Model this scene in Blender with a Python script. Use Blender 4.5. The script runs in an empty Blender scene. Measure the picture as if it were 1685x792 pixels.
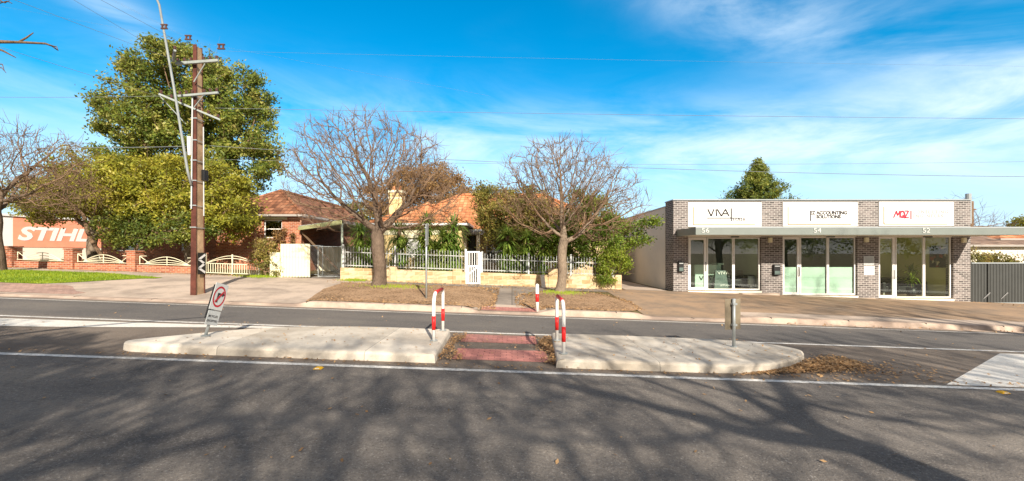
import bpy, math, random
import numpy as np
from mathutils import Vector, Matrix

R = math.radians
S = bpy.context.scene
COL = S.collection
F0, PX0, HY, CZ = 700.0, 842.5, 416.0, 1.8      # focal length in photo pixels, centre column, horizon row, eye height

# ------------------------------------------------------------------ camera
cd = bpy.data.cameras.new('camera')
cam = bpy.data.objects.new('camera', cd)
COL.objects.link(cam)
cam.location = (0, 0, CZ)
cam.rotation_euler = (R(90), 0, 0)
cd.sensor_width = 36
cd.lens = 36 * F0 / 1685
cd.shift_y = (HY - 396) / 1685
cd.clip_start = 0.05
cd.clip_end = 5000
S.camera = cam

# ------------------------------------------------------------------ sun, sky, exposure
LD = Vector((-0.32, 1.0, -0.60)).normalized()     # direction the sunlight travels
SUN_EL = math.asin(-LD.z)
SUN_ROT = math.pi - math.atan2(0.32, 1.0)
sl = bpy.data.lights.new('sun', 'SUN')
sl.energy = 5.0
sl.angle = R(0.75)
sl.color = (1.0, 0.90, 0.76)
sun = bpy.data.objects.new('sun', sl)
COL.objects.link(sun)
sun.rotation_euler = LD.to_track_quat('-Z', 'Y').to_euler()
sun.location = (5, -20, 30)

S.view_settings.view_transform = 'Standard'
S.view_settings.look = 'None'
S.view_settings.exposure = 0.80
S.view_settings.gamma = 1
S.view_settings.use_curve_mapping = False
S.cycles.max_bounces = 6
S.cycles.transparent_max_bounces = 12
S.cycles.use_denoising = True


class NT:
    """small node-tree helper"""
    def __init__(s, tree):
        s.t = tree
        s.n = tree.nodes
        s.l = tree.links

    def new(s, typ, **kw):
        nd = s.n.new(typ)
        for k, v in kw.items():
            setattr(nd, k, v)
        return nd

    def put(s, sock, v):
        if isinstance(v, bpy.types.NodeSocket):
            s.l.new(v, sock)
        elif v is not None:
            if hasattr(sock.default_value, '__len__') and not hasattr(v, '__len__'):
                v = (v,) * len(sock.default_value)
            if hasattr(v, '__len__') and len(sock.default_value) == 4 and len(v) == 3:
                v = tuple(v) + (1,)
            sock.default_value = v

    def math(s, op, a, b=None, c=None, clamp=False):
        nd = s.new('ShaderNodeMath', operation=op, use_clamp=clamp)
        for i, v in enumerate((a, b, c)):
            if v is not None:
                s.put(nd.inputs[i], v)
        return nd.outputs[0]

    def comb(s, x, y, z=0.0):
        nd = s.new('ShaderNodeCombineXYZ')
        for i, v in enumerate((x, y, z)):
            s.put(nd.inputs[i], v)
        return nd.outputs[0]

    def noise(s, vec, scale=5, detail=4, rough=0.55, dist=0.0):
        nd = s.new('ShaderNodeTexNoise')
        if vec is not None:
            s.put(nd.inputs['Vector'], vec)
        nd.inputs['Scale'].default_value = scale
        nd.inputs['Detail'].default_value = detail
        nd.inputs['Roughness'].default_value = rough
        nd.inputs['Distortion'].default_value = dist
        return nd.outputs['Fac']

    def ramp(s, fac, stops, interp='LINEAR'):
        nd = s.new('ShaderNodeValToRGB')
        nd.color_ramp.interpolation = interp
        el = nd.color_ramp.elements
        while len(el) < len(stops):
            el.new(0.5)
        for e, (p, c) in zip(el, stops):
            e.position = p
            if not hasattr(c, '__len__'):
                c = (c, c, c)
            e.color = tuple(c) + (1,) if len(c) == 3 else c
        s.put(nd.inputs[0], fac)
        return nd.outputs[0]

    def mix(s, fac, a, b, typ='MIX'):
        nd = s.new('ShaderNodeMix', data_type='RGBA', blend_type=typ)
        s.put(nd.inputs[0], fac)
        s.put(nd.inputs[6], a)
        s.put(nd.inputs[7], b)
        return nd.outputs[2]


def srange(N, v, a, b):
    nd = N.new('ShaderNodeMapRange', interpolation_type='SMOOTHSTEP')
    N.put(nd.inputs[0], v)
    nd.inputs[1].default_value = a
    nd.inputs[2].default_value = b
    return nd.outputs[0]


world = bpy.data.worlds.new('World')
S.world = world
world.use_nodes = True
N = NT(world.node_tree)
N.n.clear()
out = N.new('ShaderNodeOutputWorld')
bg = N.new('ShaderNodeBackground')
N.l.new(bg.outputs[0], out.inputs[0])
sky = N.new('ShaderNodeTexSky', sky_type='NISHITA', sun_disc=False)
sky.sun_elevation = SUN_EL
sky.sun_rotation = SUN_ROT
sky.air_density = 1.0
sky.dust_density = 0.4
sky.ozone_density = 2.0
hs = N.new('ShaderNodeHueSaturation')
hs.inputs['Hue'].default_value = 0.488
hs.inputs['Saturation'].default_value = 1.62
hs.inputs['Value'].default_value = 1.12
N.l.new(sky.outputs[0], hs.inputs['Color'])
tc = N.new('ShaderNodeTexCoord')
sp = N.new('ShaderNodeSeparateXYZ')
N.l.new(tc.outputs['Generated'], sp.inputs[0])
az = N.math('ARCTAN2', sp.outputs[0], sp.outputs[1])
el = N.math('ARCSINE', sp.outputs[2])
# wisps: streaky noise laid out over azimuth and elevation
vec = N.comb(N.math('MULTIPLY', az, 1.0), N.math('MULTIPLY_ADD', az, 0.28, N.math('MULTIPLY', el, 3.3)))
n1 = N.noise(vec, 2.6, 8, 0.6, 0.7)
n2 = N.noise(vec, 7.0, 5, 0.6, 0.5)
n3 = N.noise(N.comb(az, N.math('MULTIPLY', el, 1.6)), 1.1, 3, 0.5, 0.2)


def band(v, c, w):
    d = N.math('DIVIDE', N.math('SUBTRACT', v, c), w)
    return N.math('POWER', 2.718, N.math('MULTIPLY', N.math('MULTIPLY', d, d), -1.0))


def sq(v):
    return N.math('MULTIPLY', v, v)


low = N.math('MULTIPLY', N.math('MULTIPLY', 0.8, band(el, N.math('MULTIPLY_ADD', az, -0.06, R(14.0)), R(5.0))), srange(N, az, R(-60), R(12)))
low = N.math('ADD', low, N.math('MULTIPLY', band(el, R(11), R(5)), 0.35))
ln = N.math('MULTIPLY_ADD', az, -0.50, R(41.0))
top = N.math('MULTIPLY', band(el, ln, R(4.2)), N.math('MULTIPLY', srange(N, az, R(2), R(22)), 0.55))
ln2 = N.math('MULTIPLY_ADD', az, -0.55, R(-1.0))
tl = N.math('MULTIPLY', band(el, ln2, R(2.2)), N.math('MULTIPLY', srange(N, az, R(-22), R(-38)), 0.55))
msk = N.math('ADD', N.math('ADD', low, top), tl)
msk = N.math('ADD', msk, N.math('MULTIPLY', srange(N, n3, 0.5, 0.75), 0.12))
tex = N.math('ADD', N.math('MULTIPLY', n1, 0.85), N.math('MULTIPLY', n2, 0.2))
cl = N.math('MULTIPLY', msk, srange(N, tex, 0.30, 0.78), clamp=True)
cl = N.math('MULTIPLY', cl, 0.86, clamp=True)
up = srange(N, sp.outputs[2], -0.02, 0.03)
cl = N.math('MULTIPLY', cl, up)
hz = N.math('MULTIPLY', srange(N, el, R(17), R(2)), 0.8)
base = N.mix(hz, hs.outputs[0], (3.5, 5.1, 6.8))
col = N.mix(cl, base, (6.0, 6.8, 7.3))
# added unseen cloud overhead and round the sun, warm fill to lift the shadows
hi = srange(N, el, R(36), R(58))
sd = srange(N, N.math('ABSOLUTE', az), R(68), R(100))
cov = N.math('MAXIMUM', hi, sd)
cov = N.math('MULTIPLY', N.math('MULTIPLY', cov, up), srange(N, n1, 0.15, 0.60))
col = N.mix(N.math('MULTIPLY', cov, 0.9), col, (3.5, 3.0, 2.5))
N.l.new(col, bg.inputs[0])
bg.inputs[1].default_value = 0.106


# ------------------------------------------------------------------ materials
def mat(name, build, rough=0.8, spec=0.3, metal=0.0):
    m = bpy.data.materials.new(name)
    m.use_nodes = True
    N = NT(m.node_tree)
    b = N.n['Principled BSDF']
    b.inputs['Roughness'].default_value = rough
    b.inputs['Specular IOR Level'].default_value = spec
    b.inputs['Metallic'].default_value = metal
    build(N, b)
    return m


def bump(N, b, h, strength=0.4, dist=0.02):
    bp = N.new('ShaderNodeBump')
    bp.inputs['Strength'].default_value = strength
    bp.inputs['Distance'].default_value = dist
    N.put(bp.inputs['Height'], h)
    N.l.new(bp.outputs[0], b.inputs['Normal'])


def pos(N):
    return N.new('ShaderNodeNewGeometry').outputs['Position']


def wallco(N):
    """(along the wall, height) whichever way the wall faces"""
    g = N.new('ShaderNodeNewGeometry')
    p = N.new('ShaderNodeSeparateXYZ')
    N.l.new(g.outputs['Position'], p.inputs[0])
    n = N.new('ShaderNodeSeparateXYZ')
    N.l.new(g.outputs['True Normal'], n.inputs[0])
    side = N.math('GREATER_THAN', N.math('ABSOLUTE', n.outputs[0]), N.math('ABSOLUTE', n.outputs[1]))
    u = N.math('ADD', N.math('MULTIPLY', p.outputs[1], side), N.math('MULTIPLY', p.outputs[0], N.math('SUBTRACT', 1.0, side)))
    return u, p.outputs[2], N.comb(u, p.outputs[2])


def plain(name, c, var=0.12, scale=3.0, rough=0.7, spec=0.3, metal=0.0, fine=0.0):
    def f(N, b):
        p = pos(N)
        n = N.noise(p, scale, 5, 0.6)
        lo = tuple(x * (1 - var) for x in c)
        hi = tuple(min(1, x * (1 + var)) for x in c)
        cc = N.ramp(n, [(0.3, lo), (0.7, hi)])
        if fine:
            n2 = N.noise(p, 60, 3, 0.6)
            cc = N.mix(N.math('MULTIPLY', srange(N, n2, 0.45, 0.7), fine), cc, tuple(x * 0.5 for x in c))
            bump(N, b, n2, 0.2, 0.01)
        N.l.new(cc, b.inputs['Base Color'])
    return mat(name, f, rough, spec, metal)


def brick(name, cols, mortar, w=0.24, h=0.086, ms=0.011, rough=0.85):
    def f(N, b):
        u, z, v = wallco(N)
        t = N.new('ShaderNodeTexBrick')
        N.l.new(v, t.inputs['Vector'])
        t.inputs['Scale'].default_value = 1
        t.inputs['Brick Width'].default_value = w
        t.inputs['Row Height'].default_value = h
        t.inputs['Mortar Size'].default_value = ms
        t.inputs['Mortar Smooth'].default_value = 0.2
        t.inputs['Color1'].default_value = (0, 0, 0, 1)
        t.inputs['Color2'].default_value = (1, 1, 1, 1)
        t.inputs['Mortar'].default_value = (0.5, 0.5, 0.5, 1)
        stops = [(i / max(1, len(cols) - 1), c) for i, c in enumerate(cols)]
        bc = N.ramp(t.outputs['Color'], stops)
        n = N.noise(pos(N), 1.3, 5, 0.6)
        bc = N.mix(srange(N, n, 0.35, 0.75), bc, N.mix(0.5, bc, tuple(c * 0.6 for c in cols[0])))
        n2 = N.noise(pos(N), 45, 3, 0.6)
        bc = N.mix(N.math('MULTIPLY', n2, 0.3), bc, (0.1, 0.08, 0.07), 'MIX')
        cc = N.mix(t.outputs['Fac'], bc, mortar)
        N.l.new(cc, b.inputs['Base Color'])
        bump(N, b, N.math('SUBTRACT', 1.0, t.outputs['Fac']), 0.5, 0.008)
    return mat(name, f, rough, 0.2)


def tiles(name, cols, w=0.27, h=0.2):
    def f(N, b):
        u, z, v = wallco(N)
        t = N.new('ShaderNodeTexBrick')
        N.l.new(v, t.inputs['Vector'])
        t.offset = 0.0
        t.inputs['Scale'].default_value = 1
        t.inputs['Brick Width'].default_value = w
        t.inputs['Row Height'].default_value = h
        t.inputs['Mortar Size'].default_value = 0.012
        t.inputs['Color1'].default_value = (0, 0, 0, 1)
        t.inputs['Color2'].default_value = (1, 1, 1, 1)
        bc = N.ramp(t.outputs['Color'], [(i / (len(cols) - 1), c) for i, c in enumerate(cols)])
        n = N.noise(pos(N), 1.0, 6, 0.65)
        bc = N.mix(srange(N, n, 0.42, 0.7), bc, tuple(c * 0.55 for c in cols[0]))
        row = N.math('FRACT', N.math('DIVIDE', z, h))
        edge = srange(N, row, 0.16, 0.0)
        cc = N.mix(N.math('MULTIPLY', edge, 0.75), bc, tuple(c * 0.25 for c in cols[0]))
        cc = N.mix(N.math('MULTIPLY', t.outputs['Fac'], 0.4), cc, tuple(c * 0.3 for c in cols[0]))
        N.l.new(cc, b.inputs['Base Color'])
        wv = N.math('SINE', N.math('MULTIPLY', u, 2 * math.pi / w))
        bump(N, b, N.math('ADD', N.math('MULTIPLY', row, -1.0), N.math('MULTIPLY', wv, 0.35)), 0.8, 0.03)
    return mat(name, f, 0.8, 0.2)


def band2(N, v, c, w):
    return srange(N, N.math('ABSOLUTE', N.math('SUBTRACT', v, c)), w * 1.6, w * 0.3)


def f_road(N, b):
    p = pos(N)
    big = N.noise(p, 0.35, 5, 0.6)
    mid = N.noise(N.comb(N.math('MULTIPLY', sepx(N, p), 0.25), sepy(N, p)), 1.2, 4, 0.6)
    fine = N.noise(p, 52, 3, 0.8)
    fine2 = N.noise(p, 26, 3, 0.7)
    c = N.ramp(N.math('ADD', N.math('MULTIPLY', big, 0.6), N.math('MULTIPLY', mid, 0.4)), [(0.35, (0.135, 0.122, 0.112)), (0.52, (0.215, 0.190, 0.166)), (0.68, (0.30, 0.26, 0.215))])
    c = N.mix(srange(N, fine, 0.56, 0.70), c, (0.50, 0.46, 0.42))
    c = N.mix(N.math('MULTIPLY', srange(N, fine, 0.47, 0.30), 0.75), c, (0.03, 0.03, 0.033))
    c = N.mix(N.math('MULTIPLY', srange(N, fine2, 0.45, 0.7), 0.35), c, (0.045, 0.044, 0.046))
    # worn brown strip round the median between the two lines, darker seal in the far lane
    y = sepy(N, p)
    x = sepx(N, p)
    brown = N.math('MULTIPLY', srange(N, y, 6.45, 6.7), srange(N, y, 9.6, 9.3))
    c = N.mix(N.math('MULTIPLY', brown, 0.45), c, (0.20, 0.150, 0.110))
    far = N.math('MULTIPLY', srange(N, y, 9.5, 9.7), srange(N, y, 12.1, 11.8))
    c = N.mix(N.math('MULTIPLY', far, 0.45), c, (0.082, 0.084, 0.09))
    edge = srange(N, N.math('ADD', y, N.math('MULTIPLY', big, 0.5)), 12.1, 12.55)
    c = N.mix(N.math('MULTIPLY', edge, 0.7), c, (0.22, 0.18, 0.145))
    wheel = N.math('ADD', band2(N, y, 4.35, 0.28), band2(N, y, 2.5, 0.3))
    c = N.mix(N.math('MULTIPLY', wheel, 0.22), c, (0.27, 0.24, 0.21))
    stn = N.noise(N.comb(N.math('MULTIPLY', x, 0.5), y), 3.3, 5, 0.7)
    c = N.mix(N.math('MULTIPLY', srange(N, stn, 0.58, 0.72), 0.4), c, (0.06, 0.057, 0.055))
    # hairline cracks
    v = N.new('ShaderNodeTexVoronoi', feature='DISTANCE_TO_EDGE')
    wob = N.new('ShaderNodeVectorMath', operation='ADD')
    N.l.new(p, wob.inputs[0])
    nn = N.new('ShaderNodeTexNoise')
    nn.inputs['Scale'].default_value = 1.7
    N.l.new(p, nn.inputs['Vector'])
    N.l.new(nn.outputs['Color'], wob.inputs[1])
    N.l.new(wob.outputs[0], v.inputs['Vector'])
    v.inputs['Scale'].default_value = 0.33
    cr = N.math('MULTIPLY', srange(N, v.outputs[0], 0.006, 0.0), srange(N, N.noise(p, 0.5, 2), 0.45, 0.55))
    c = N.mix(N.math('MULTIPLY', cr, 0.2), c, (0.04, 0.04, 0.04))
    N.l.new(c, b.inputs['Base Color'])
    bump(N, b, N.math('ADD', fine, N.math('MULTIPLY', fine2, 0.8)), 0.7, 0.012)


def _sep(N, p, i):
    s_ = N.new('ShaderNodeSeparateXYZ')
    N.l.new(p, s_.inputs[0])
    return s_.outputs[i]


def sepx(N, p):
    return _sep(N, p, 0)


def sepy(N, p):
    return _sep(N, p, 1)


def f_concrete(base, stain, joints=None):
    def f(N, b):
        p = pos(N)
        n = N.noise(p, 0.9, 6, 0.65)
        n2 = N.noise(p, 7, 5, 0.7)
        n3 = N.noise(p, 80, 2, 0.6)
        c = N.ramp(n, [(0.38, tuple(x * 0.85 for x in stain)), (0.58, base)])
        c = N.mix(N.math('MULTIPLY', srange(N, n2, 0.5, 0.75), 0.5), c, tuple(x * 0.62 for x in base))
        c = N.mix(N.math('MULTIPLY', srange(N, n3, 0.5, 0.75), 0.35), c, tuple(x * 0.45 for x in base))
        if joints:
            t = N.new('ShaderNodeTexBrick')
            N.l.new(p, t.inputs['Vector'])
            t.offset = joints[2]
            t.inputs['Scale'].default_value = 1
            t.inputs['Brick Width'].default_value = joints[0]
            t.inputs['Row Height'].default_value = joints[1]
            t.inputs['Mortar Size'].default_value = joints[3]
            t.inputs['Color1'].default_value = (0.75, 0.75, 0.75, 1)
            t.inputs['Color2'].default_value = (1, 1, 1, 1)
            c = N.mix(1.0, c, t.outputs['Color'], 'MULTIPLY')
            c = N.mix(N.math('MULTIPLY', t.outputs['Fac'], 0.8), c, tuple(x * 0.3 for x in base))
        N.l.new(c, b.inputs['Base Color'])
        bump(N, b, N.math('ADD', n3, n2), 0.35, 0.01)
    return f


def f_soil(c1, c2, c3, sc=1.0):
    def f(N, b):
        p = pos(N)
        n = N.noise(p, 0.8 * sc, 6, 0.65)
        n2 = N.noise(p, 16 * sc, 4, 0.75)
        c = N.ramp(n, [(0.32, c1), (0.5, c2), (0.68, c3)])
        c = N.mix(srange(N, n2, 0.48, 0.66), c, tuple(x * 1.5 for x in c2))
        c = N.mix(srange(N, n2, 0.47, 0.36), c, tuple(x * 0.3 for x in c1))
        n4 = N.noise(p, 2.6 * sc, 5, 0.7)
        c = N.mix(N.math('MULTIPLY', srange(N, n4, 0.52, 0.68), 0.5), c, tuple(x * 0.55 for x in c1))
        N.l.new(c, b.inputs['Base Color'])
        bump(N, b, n2, 0.9, 0.04)
    return f


def paint(name, c, wear=0.35, under=(0.12, 0.11, 0.10)):
    def f(N, b):
        p = pos(N)
        n = N.noise(p, 22, 6, 0.75)
        n1 = N.noise(p, 1.1, 3, 0.6)
        k = N.math('MULTIPLY', srange(N, N.math('ADD', n, N.math('MULTIPLY', n1, 0.35)), 0.58, 0.86), wear * 2, clamp=True)
        cc = N.mix(k, c, under)
        N.l.new(cc, b.inputs['Base Color'])
    return mat(name, f, 0.7, 0.3)


def leafmat(name, cols, trans=0.35, patch=0.5, rough=0.5):
    """leaf-to-leaf and clump-to-clump variation of real leaf colour"""
    def f(N, b):
        g = N.new('ShaderNodeNewGeometry')
        n = N.noise(g.outputs['Position'], 0.7, 3, 0.6)
        k = N.math('ADD', N.math('MULTIPLY', g.outputs['Random Per Island'], 1 - patch), N.math('MULTIPLY', srange(N, n, 0.3, 0.7), patch))
        c = N.ramp(k, [(i / (len(cols) - 1), x) for i, x in enumerate(cols)])
        N.l.new(c, b.inputs['Base Color'])
        tr = N.new('ShaderNodeBsdfTranslucent')
        N.l.new(N.mix(0.4, c, tuple(min(1, x * 1.3) for x in cols[-1])), tr.inputs['Color'])
        mx = N.new('ShaderNodeMixShader')
        mx.inputs[0].default_value = trans
        N.l.new(b.outputs[0], mx.inputs[1])
        N.l.new(tr.outputs[0], mx.inputs[2])
        N.l.new(mx.outputs[0], N.n['Material Output'].inputs[0])
    return mat(name, f, rough, 0.35)


def f_bark(c1, c2, sc=9):
    def f(N, b):
        p = pos(N)
        v = N.comb(N.math('MULTIPLY', sepx(N, p), 4.0), N.math('MULTIPLY', sepy(N, p), 4.0), _sep(N, p, 2))
        n = N.noise(v, sc, 5, 0.7)
        n2 = N.noise(p, 2.2, 3, 0.6)
        c = N.ramp(N.math('ADD', N.math('MULTIPLY', n, 0.6), N.math('MULTIPLY', n2, 0.4)), [(0.35, c1), (0.62, c2)])
        N.l.new(c, b.inputs['Base Color'])
        bump(N, b, n, 1.0, 0.03)
    return f


def glass(name, tint, refl=0.10):
    m = bpy.data.materials.new(name)
    m.use_nodes = True
    N = NT(m.node_tree)
    N.n.clear()
    o = N.new('ShaderNodeOutputMaterial')
    t = N.new('ShaderNodeBsdfTransparent')
    t.inputs[0].default_value = tuple(tint) + (1,)
    g = N.new('ShaderNodeBsdfGlossy')
    g.inputs['Roughness'].default_value = 0.0
    g.inputs[0].default_value = (1, 1, 1, 1)
    n = N.noise(pos(N), 0.55, 1, 0.4)
    bp = N.new('ShaderNodeBump')
    bp.inputs['Strength'].default_value = 0.05
    bp.inputs['Distance'].default_value = 0.02
    N.l.new(n, bp.inputs['Height'])
    N.l.new(bp.outputs[0], g.inputs['Normal'])
    ge = N.new('ShaderNodeNewGeometry')
    dt = N.new('ShaderNodeVectorMath', operation='DOT_PRODUCT')
    N.l.new(ge.outputs['Incoming'], dt.inputs[0])
    N.l.new(ge.outputs['Normal'], dt.inputs[1])
    fr = N.math('MULTIPLY_ADD', N.math('POWER', N.math('SUBTRACT', 1.0, N.math('ABSOLUTE', dt.outputs['Value'])), 5.0), 0.9, 0.03)
    mx = N.new('ShaderNodeMixShader')
    N.l.new(N.math('ADD', fr, refl, clamp=True), mx.inputs[0])
    N.l.new(t.outputs[0], mx.inputs[1])
    N.l.new(g.outputs[0], mx.inputs[2])
    N.l.new(mx.outputs[0], o.inputs[0])
    return m


M = {}
M['road'] = mat('asphalt', f_road, 0.95, 0.12)
M['paver'] = mat('pink_paver', f_concrete((0.56, 0.36, 0.29), (0.46, 0.31, 0.26), (0.23, 0.115, 0.5, 0.006)), 0.85, 0.2)
M['apron'] = mat('apron_concrete', f_concrete((0.52, 0.42, 0.34), (0.38, 0.31, 0.255)), 0.85, 0.2)
M['path'] = mat('footpath_concrete', f_concrete((0.34, 0.29, 0.245), (0.25, 0.215, 0.185), (1.5, 1.5, 0.0, 0.012)), 0.85, 0.2)
M['kerb'] = mat('kerb_concrete', f_concrete((0.50, 0.39, 0.31), (0.33, 0.25, 0.20)), 0.8, 0.2)
M['island'] = mat('median_concrete', f_concrete((0.76, 0.69, 0.59), (0.62, 0.54, 0.44), (2.35, 9.05, 0.0, 0.004)), 0.8, 0.2)
M['forecourt'] = mat('forecourt_asphalt', f_concrete((0.36, 0.25, 0.165), (0.28, 0.215, 0.16)), 0.85, 0.2)
M['soil'] = mat('leafy_soil', f_soil((0.19, 0.125, 0.075), (0.33, 0.215, 0.13), (0.44, 0.30, 0.19)), 0.95, 0.1)
M['yard'] = mat('yard_ground', f_soil((0.09, 0.085, 0.04), (0.16, 0.12, 0.06), (0.10, 0.13, 0.035)), 0.95, 0.1)
M['turf'] = mat('turf', f_soil((0.12, 0.20, 0.02), (0.22, 0.32, 0.025), (0.34, 0.36, 0.05), 2), 0.95, 0.1)
M['line'] = paint('white_line_paint', (0.72, 0.70, 0.66), 0.35)
M['worn'] = paint('worn_white_paint', (0.72, 0.69, 0.63), 0.25, (0.36, 0.31, 0.26))
M['redband'] = mat('red_paving', f_concrete((0.62, 0.26, 0.22), (0.44, 0.22, 0.19), (0.2, 0.1, 0.5, 0.004)), 0.85, 0.2)
M['yellow'] = plain('yellow_plastic', (0.75, 0.42, 0.02), 0.1)
M['shopbrick'] = brick('grey_shop_brick', [(0.065, 0.06, 0.06), (0.165, 0.143, 0.137), (0.27, 0.232, 0.22), (0.115, 0.105, 0.105)], (0.44, 0.41, 0.385))
M['redbrick'] = brick('red_brick', [(0.30, 0.075, 0.035), (0.48, 0.14, 0.06), (0.60, 0.21, 0.10)], (0.42, 0.30, 0.22))
M['render'] = plain('cream_render', (0.80, 0.73, 0.62), 0.05, 1.2, 0.85, 0.2)
M['white'] = plain('white_enamel', (0.80, 0.79, 0.76), 0.04, 4, 0.4, 0.4)
M['signwhite'] = plain('white_sign_panel', (0.78, 0.77, 0.75), 0.015, 1, 0.5, 0.3)
M['alu'] = plain('white_aluminium', (0.78, 0.77, 0.74), 0.04, 4, 0.35, 0.5)
M['canopy'] = plain('grey_green_fascia', (0.18, 0.205, 0.19), 0.06, 2, 0.5, 0.4)
M['capping'] = plain('grey_capping', (0.30, 0.33, 0.34), 0.05, 3, 0.4, 0.5)
M['soffit'] = plain('pale_soffit', (0.62, 0.60, 0.53), 0.04, 3)
M['black'] = plain('black_paint', (0.015, 0.015, 0.016), 0.2, 4, 0.4, 0.4)
M['ink'] = plain('dark_lettering', (0.035, 0.03, 0.03), 0.1, 4, 0.6)
M['redink'] = plain('red_lettering', (0.80, 0.04, 0.07), 0.05, 4, 0.5)
M['paleink'] = plain('pale_grey_lettering', (0.36, 0.36, 0.36), 0.03, 4, 0.5)
M['copper'] = plain('copper_trim', (0.50, 0.28, 0.17), 0.05, 4, 0.4)
M['film'] = plain('frosted_green_film', (0.50, 0.66, 0.58), 0.03, 1.5, 0.5, 0.4)
M['inwall'] = plain('olive_room_paint', (0.74, 0.70, 0.36), 0.04, 2)
M['inwall_dark'] = plain('dark_green_room_paint', (0.13, 0.16, 0.13), 0.1, 2)
M['infloor'] = plain('shop_floor_boards', (0.36, 0.28, 0.18), 0.2, 3, 0.4)
M['sofa'] = plain('black_leather', (0.02, 0.02, 0.02), 0.2, 3, 0.35, 0.5)
M['slate'] = plain('slate_green_board', (0.10, 0.14, 0.13), 0.1, 3, 0.6)
M['glass'] = glass('shop_glass', (0.93, 0.97, 0.93), 0.035)
M['darkglass'] = glass('house_glass', (0.25, 0.28, 0.27), 0.15)
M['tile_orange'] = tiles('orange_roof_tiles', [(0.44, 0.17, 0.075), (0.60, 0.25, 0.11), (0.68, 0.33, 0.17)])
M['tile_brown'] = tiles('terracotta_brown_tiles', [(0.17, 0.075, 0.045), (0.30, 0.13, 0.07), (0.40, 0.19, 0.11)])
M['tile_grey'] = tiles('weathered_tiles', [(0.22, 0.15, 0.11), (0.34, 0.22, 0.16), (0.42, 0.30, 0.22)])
M['gutter'] = plain('gutter_paint', (0.34, 0.31, 0.28), 0.05, 4, 0.5)
M['stonewall'] = brick('sandstone_blocks', [(0.50, 0.33, 0.16), (0.66, 0.49, 0.28), (0.74, 0.60, 0.40)], (0.60, 0.48, 0.32), 0.42, 0.19, 0.012)
M['yellowwall'] = plain('yellow_render', (0.66, 0.50, 0.24), 0.08, 2)
M['cream'] = plain('cream_steel', (0.74, 0.70, 0.50), 0.04, 3, 0.5, 0.4)
M['colorbond'] = plain('charcoal_corrugated_steel', (0.060, 0.063, 0.060), 0.08, 2, 0.5, 0.4)
M['steelgrey'] = plain('galvanised_steel', (0.38, 0.41, 0.41), 0.12, 5, 0.45, 0.5, 0.3)
M['fencegrey'] = plain('grey_fence_paint', (0.46, 0.48, 0.48), 0.08, 5, 0.5)
M['gutter_white'] = plain('dull_white_numbers', (0.55, 0.56, 0.54), 0.05)
M['armgrey'] = plain('dull_crossarm_paint', (0.27, 0.30, 0.29), 0.15, 5, 0.6)
M['palegrey'] = plain('pale_grey_fence_paint', (0.50, 0.51, 0.50), 0.08, 5, 0.5)
M['signback'] = plain('weathered_sign_back', (0.20, 0.165, 0.115), 0.15, 6, 0.6)
M['red'] = plain('red_reflective_tape', (0.72, 0.02, 0.02), 0.08, 6, 0.4)
M['stobie_steel'] = plain('rust_red_steel', (0.095, 0.030, 0.020), 0.45, 4, 0.75, 0.3, 0, 0.3)
M['stobie_concrete'] = plain('brown_pole_concrete', (0.44, 0.30, 0.18), 0.45, 2.5, 0.85, 0.2, 0, 0.4)
M['porcelain'] = plain('brown_porcelain', (0.10, 0.05, 0.04), 0.1, 5, 0.3)
M['cable'] = plain('grey_cable', (0.20, 0.22, 0.23), 0.05, 5, 0.5)
M['orange_sign'] = plain('faded_orange_sign', (0.90, 0.33, 0.21), 0.12, 1.4, 0.6)
M['barkgrey'] = mat('grey_bark', f_bark((0.06, 0.042, 0.03), (0.205, 0.15, 0.11)), 0.9, 0.15)
M['twig'] = mat('twig_bark', f_bark((0.13, 0.08, 0.05), (0.30, 0.20, 0.13)), 0.9, 0.15)
M['barkpale'] = mat('pale_bark', f_bark((0.12, 0.09, 0.065), (0.32, 0.25, 0.185)), 0.9, 0.15)
M['barkbrown'] = mat('brown_bark', f_bark((0.09, 0.055, 0.035), (0.24, 0.16, 0.10)), 0.9, 0.15)
M['leaf_evergreen'] = leafmat('evergreen_leaves', [(0.03, 0.07, 0.015), (0.085, 0.14, 0.02), (0.17, 0.22, 0.03), (0.31, 0.31, 0.06), (0.48, 0.40, 0.15)])
M['leaf_yellow'] = leafmat('yellow_green_leaves', [(0.09, 0.11, 0.018), (0.20, 0.22, 0.025), (0.37, 0.35, 0.035), (0.54, 0.44, 0.09)])
M['leaf_green'] = leafmat('mid_green_leaves', [(0.045, 0.09, 0.015), (0.12, 0.19, 0.025), (0.23, 0.30, 0.035), (0.38, 0.40, 0.05)])
M['leaf_olive'] = leafmat('olive_leaves', [(0.08, 0.10, 0.025), (0.17, 0.18, 0.035), (0.30, 0.26, 0.06), (0.42, 0.26, 0.10)])
M['leaf_brown'] = leafmat('brown_leaves', [(0.12, 0.07, 0.035), (0.26, 0.15, 0.06), (0.38, 0.22, 0.08), (0.22, 0.18, 0.05)])
M['leaf_conifer'] = leafmat('conifer_leaves', [(0.04, 0.08, 0.02), (0.10, 0.15, 0.03), (0.20, 0.23, 0.04), (0.34, 0.33, 0.05)])
M['leaf_yucca'] = leafmat('sword_leaves', [(0.06, 0.13, 0.03), (0.14, 0.25, 0.04), (0.28, 0.38, 0.07), (0.50, 0.52, 0.14)], 0.35)
M['leaf_dead'] = leafmat('dead_leaves', [(0.18, 0.095, 0.045), (0.40, 0.23, 0.10), (0.56, 0.36, 0.18), (0.28, 0.16, 0.08)], 0.2, 0.3, 0.8)
M['blade'] = leafmat('grass_blades', [(0.12, 0.20, 0.015), (0.24, 0.34, 0.02), (0.40, 0.42, 0.04)], 0.3, 0.4)


# ------------------------------------------------------------------ mesh helpers
ORG = {}


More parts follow.
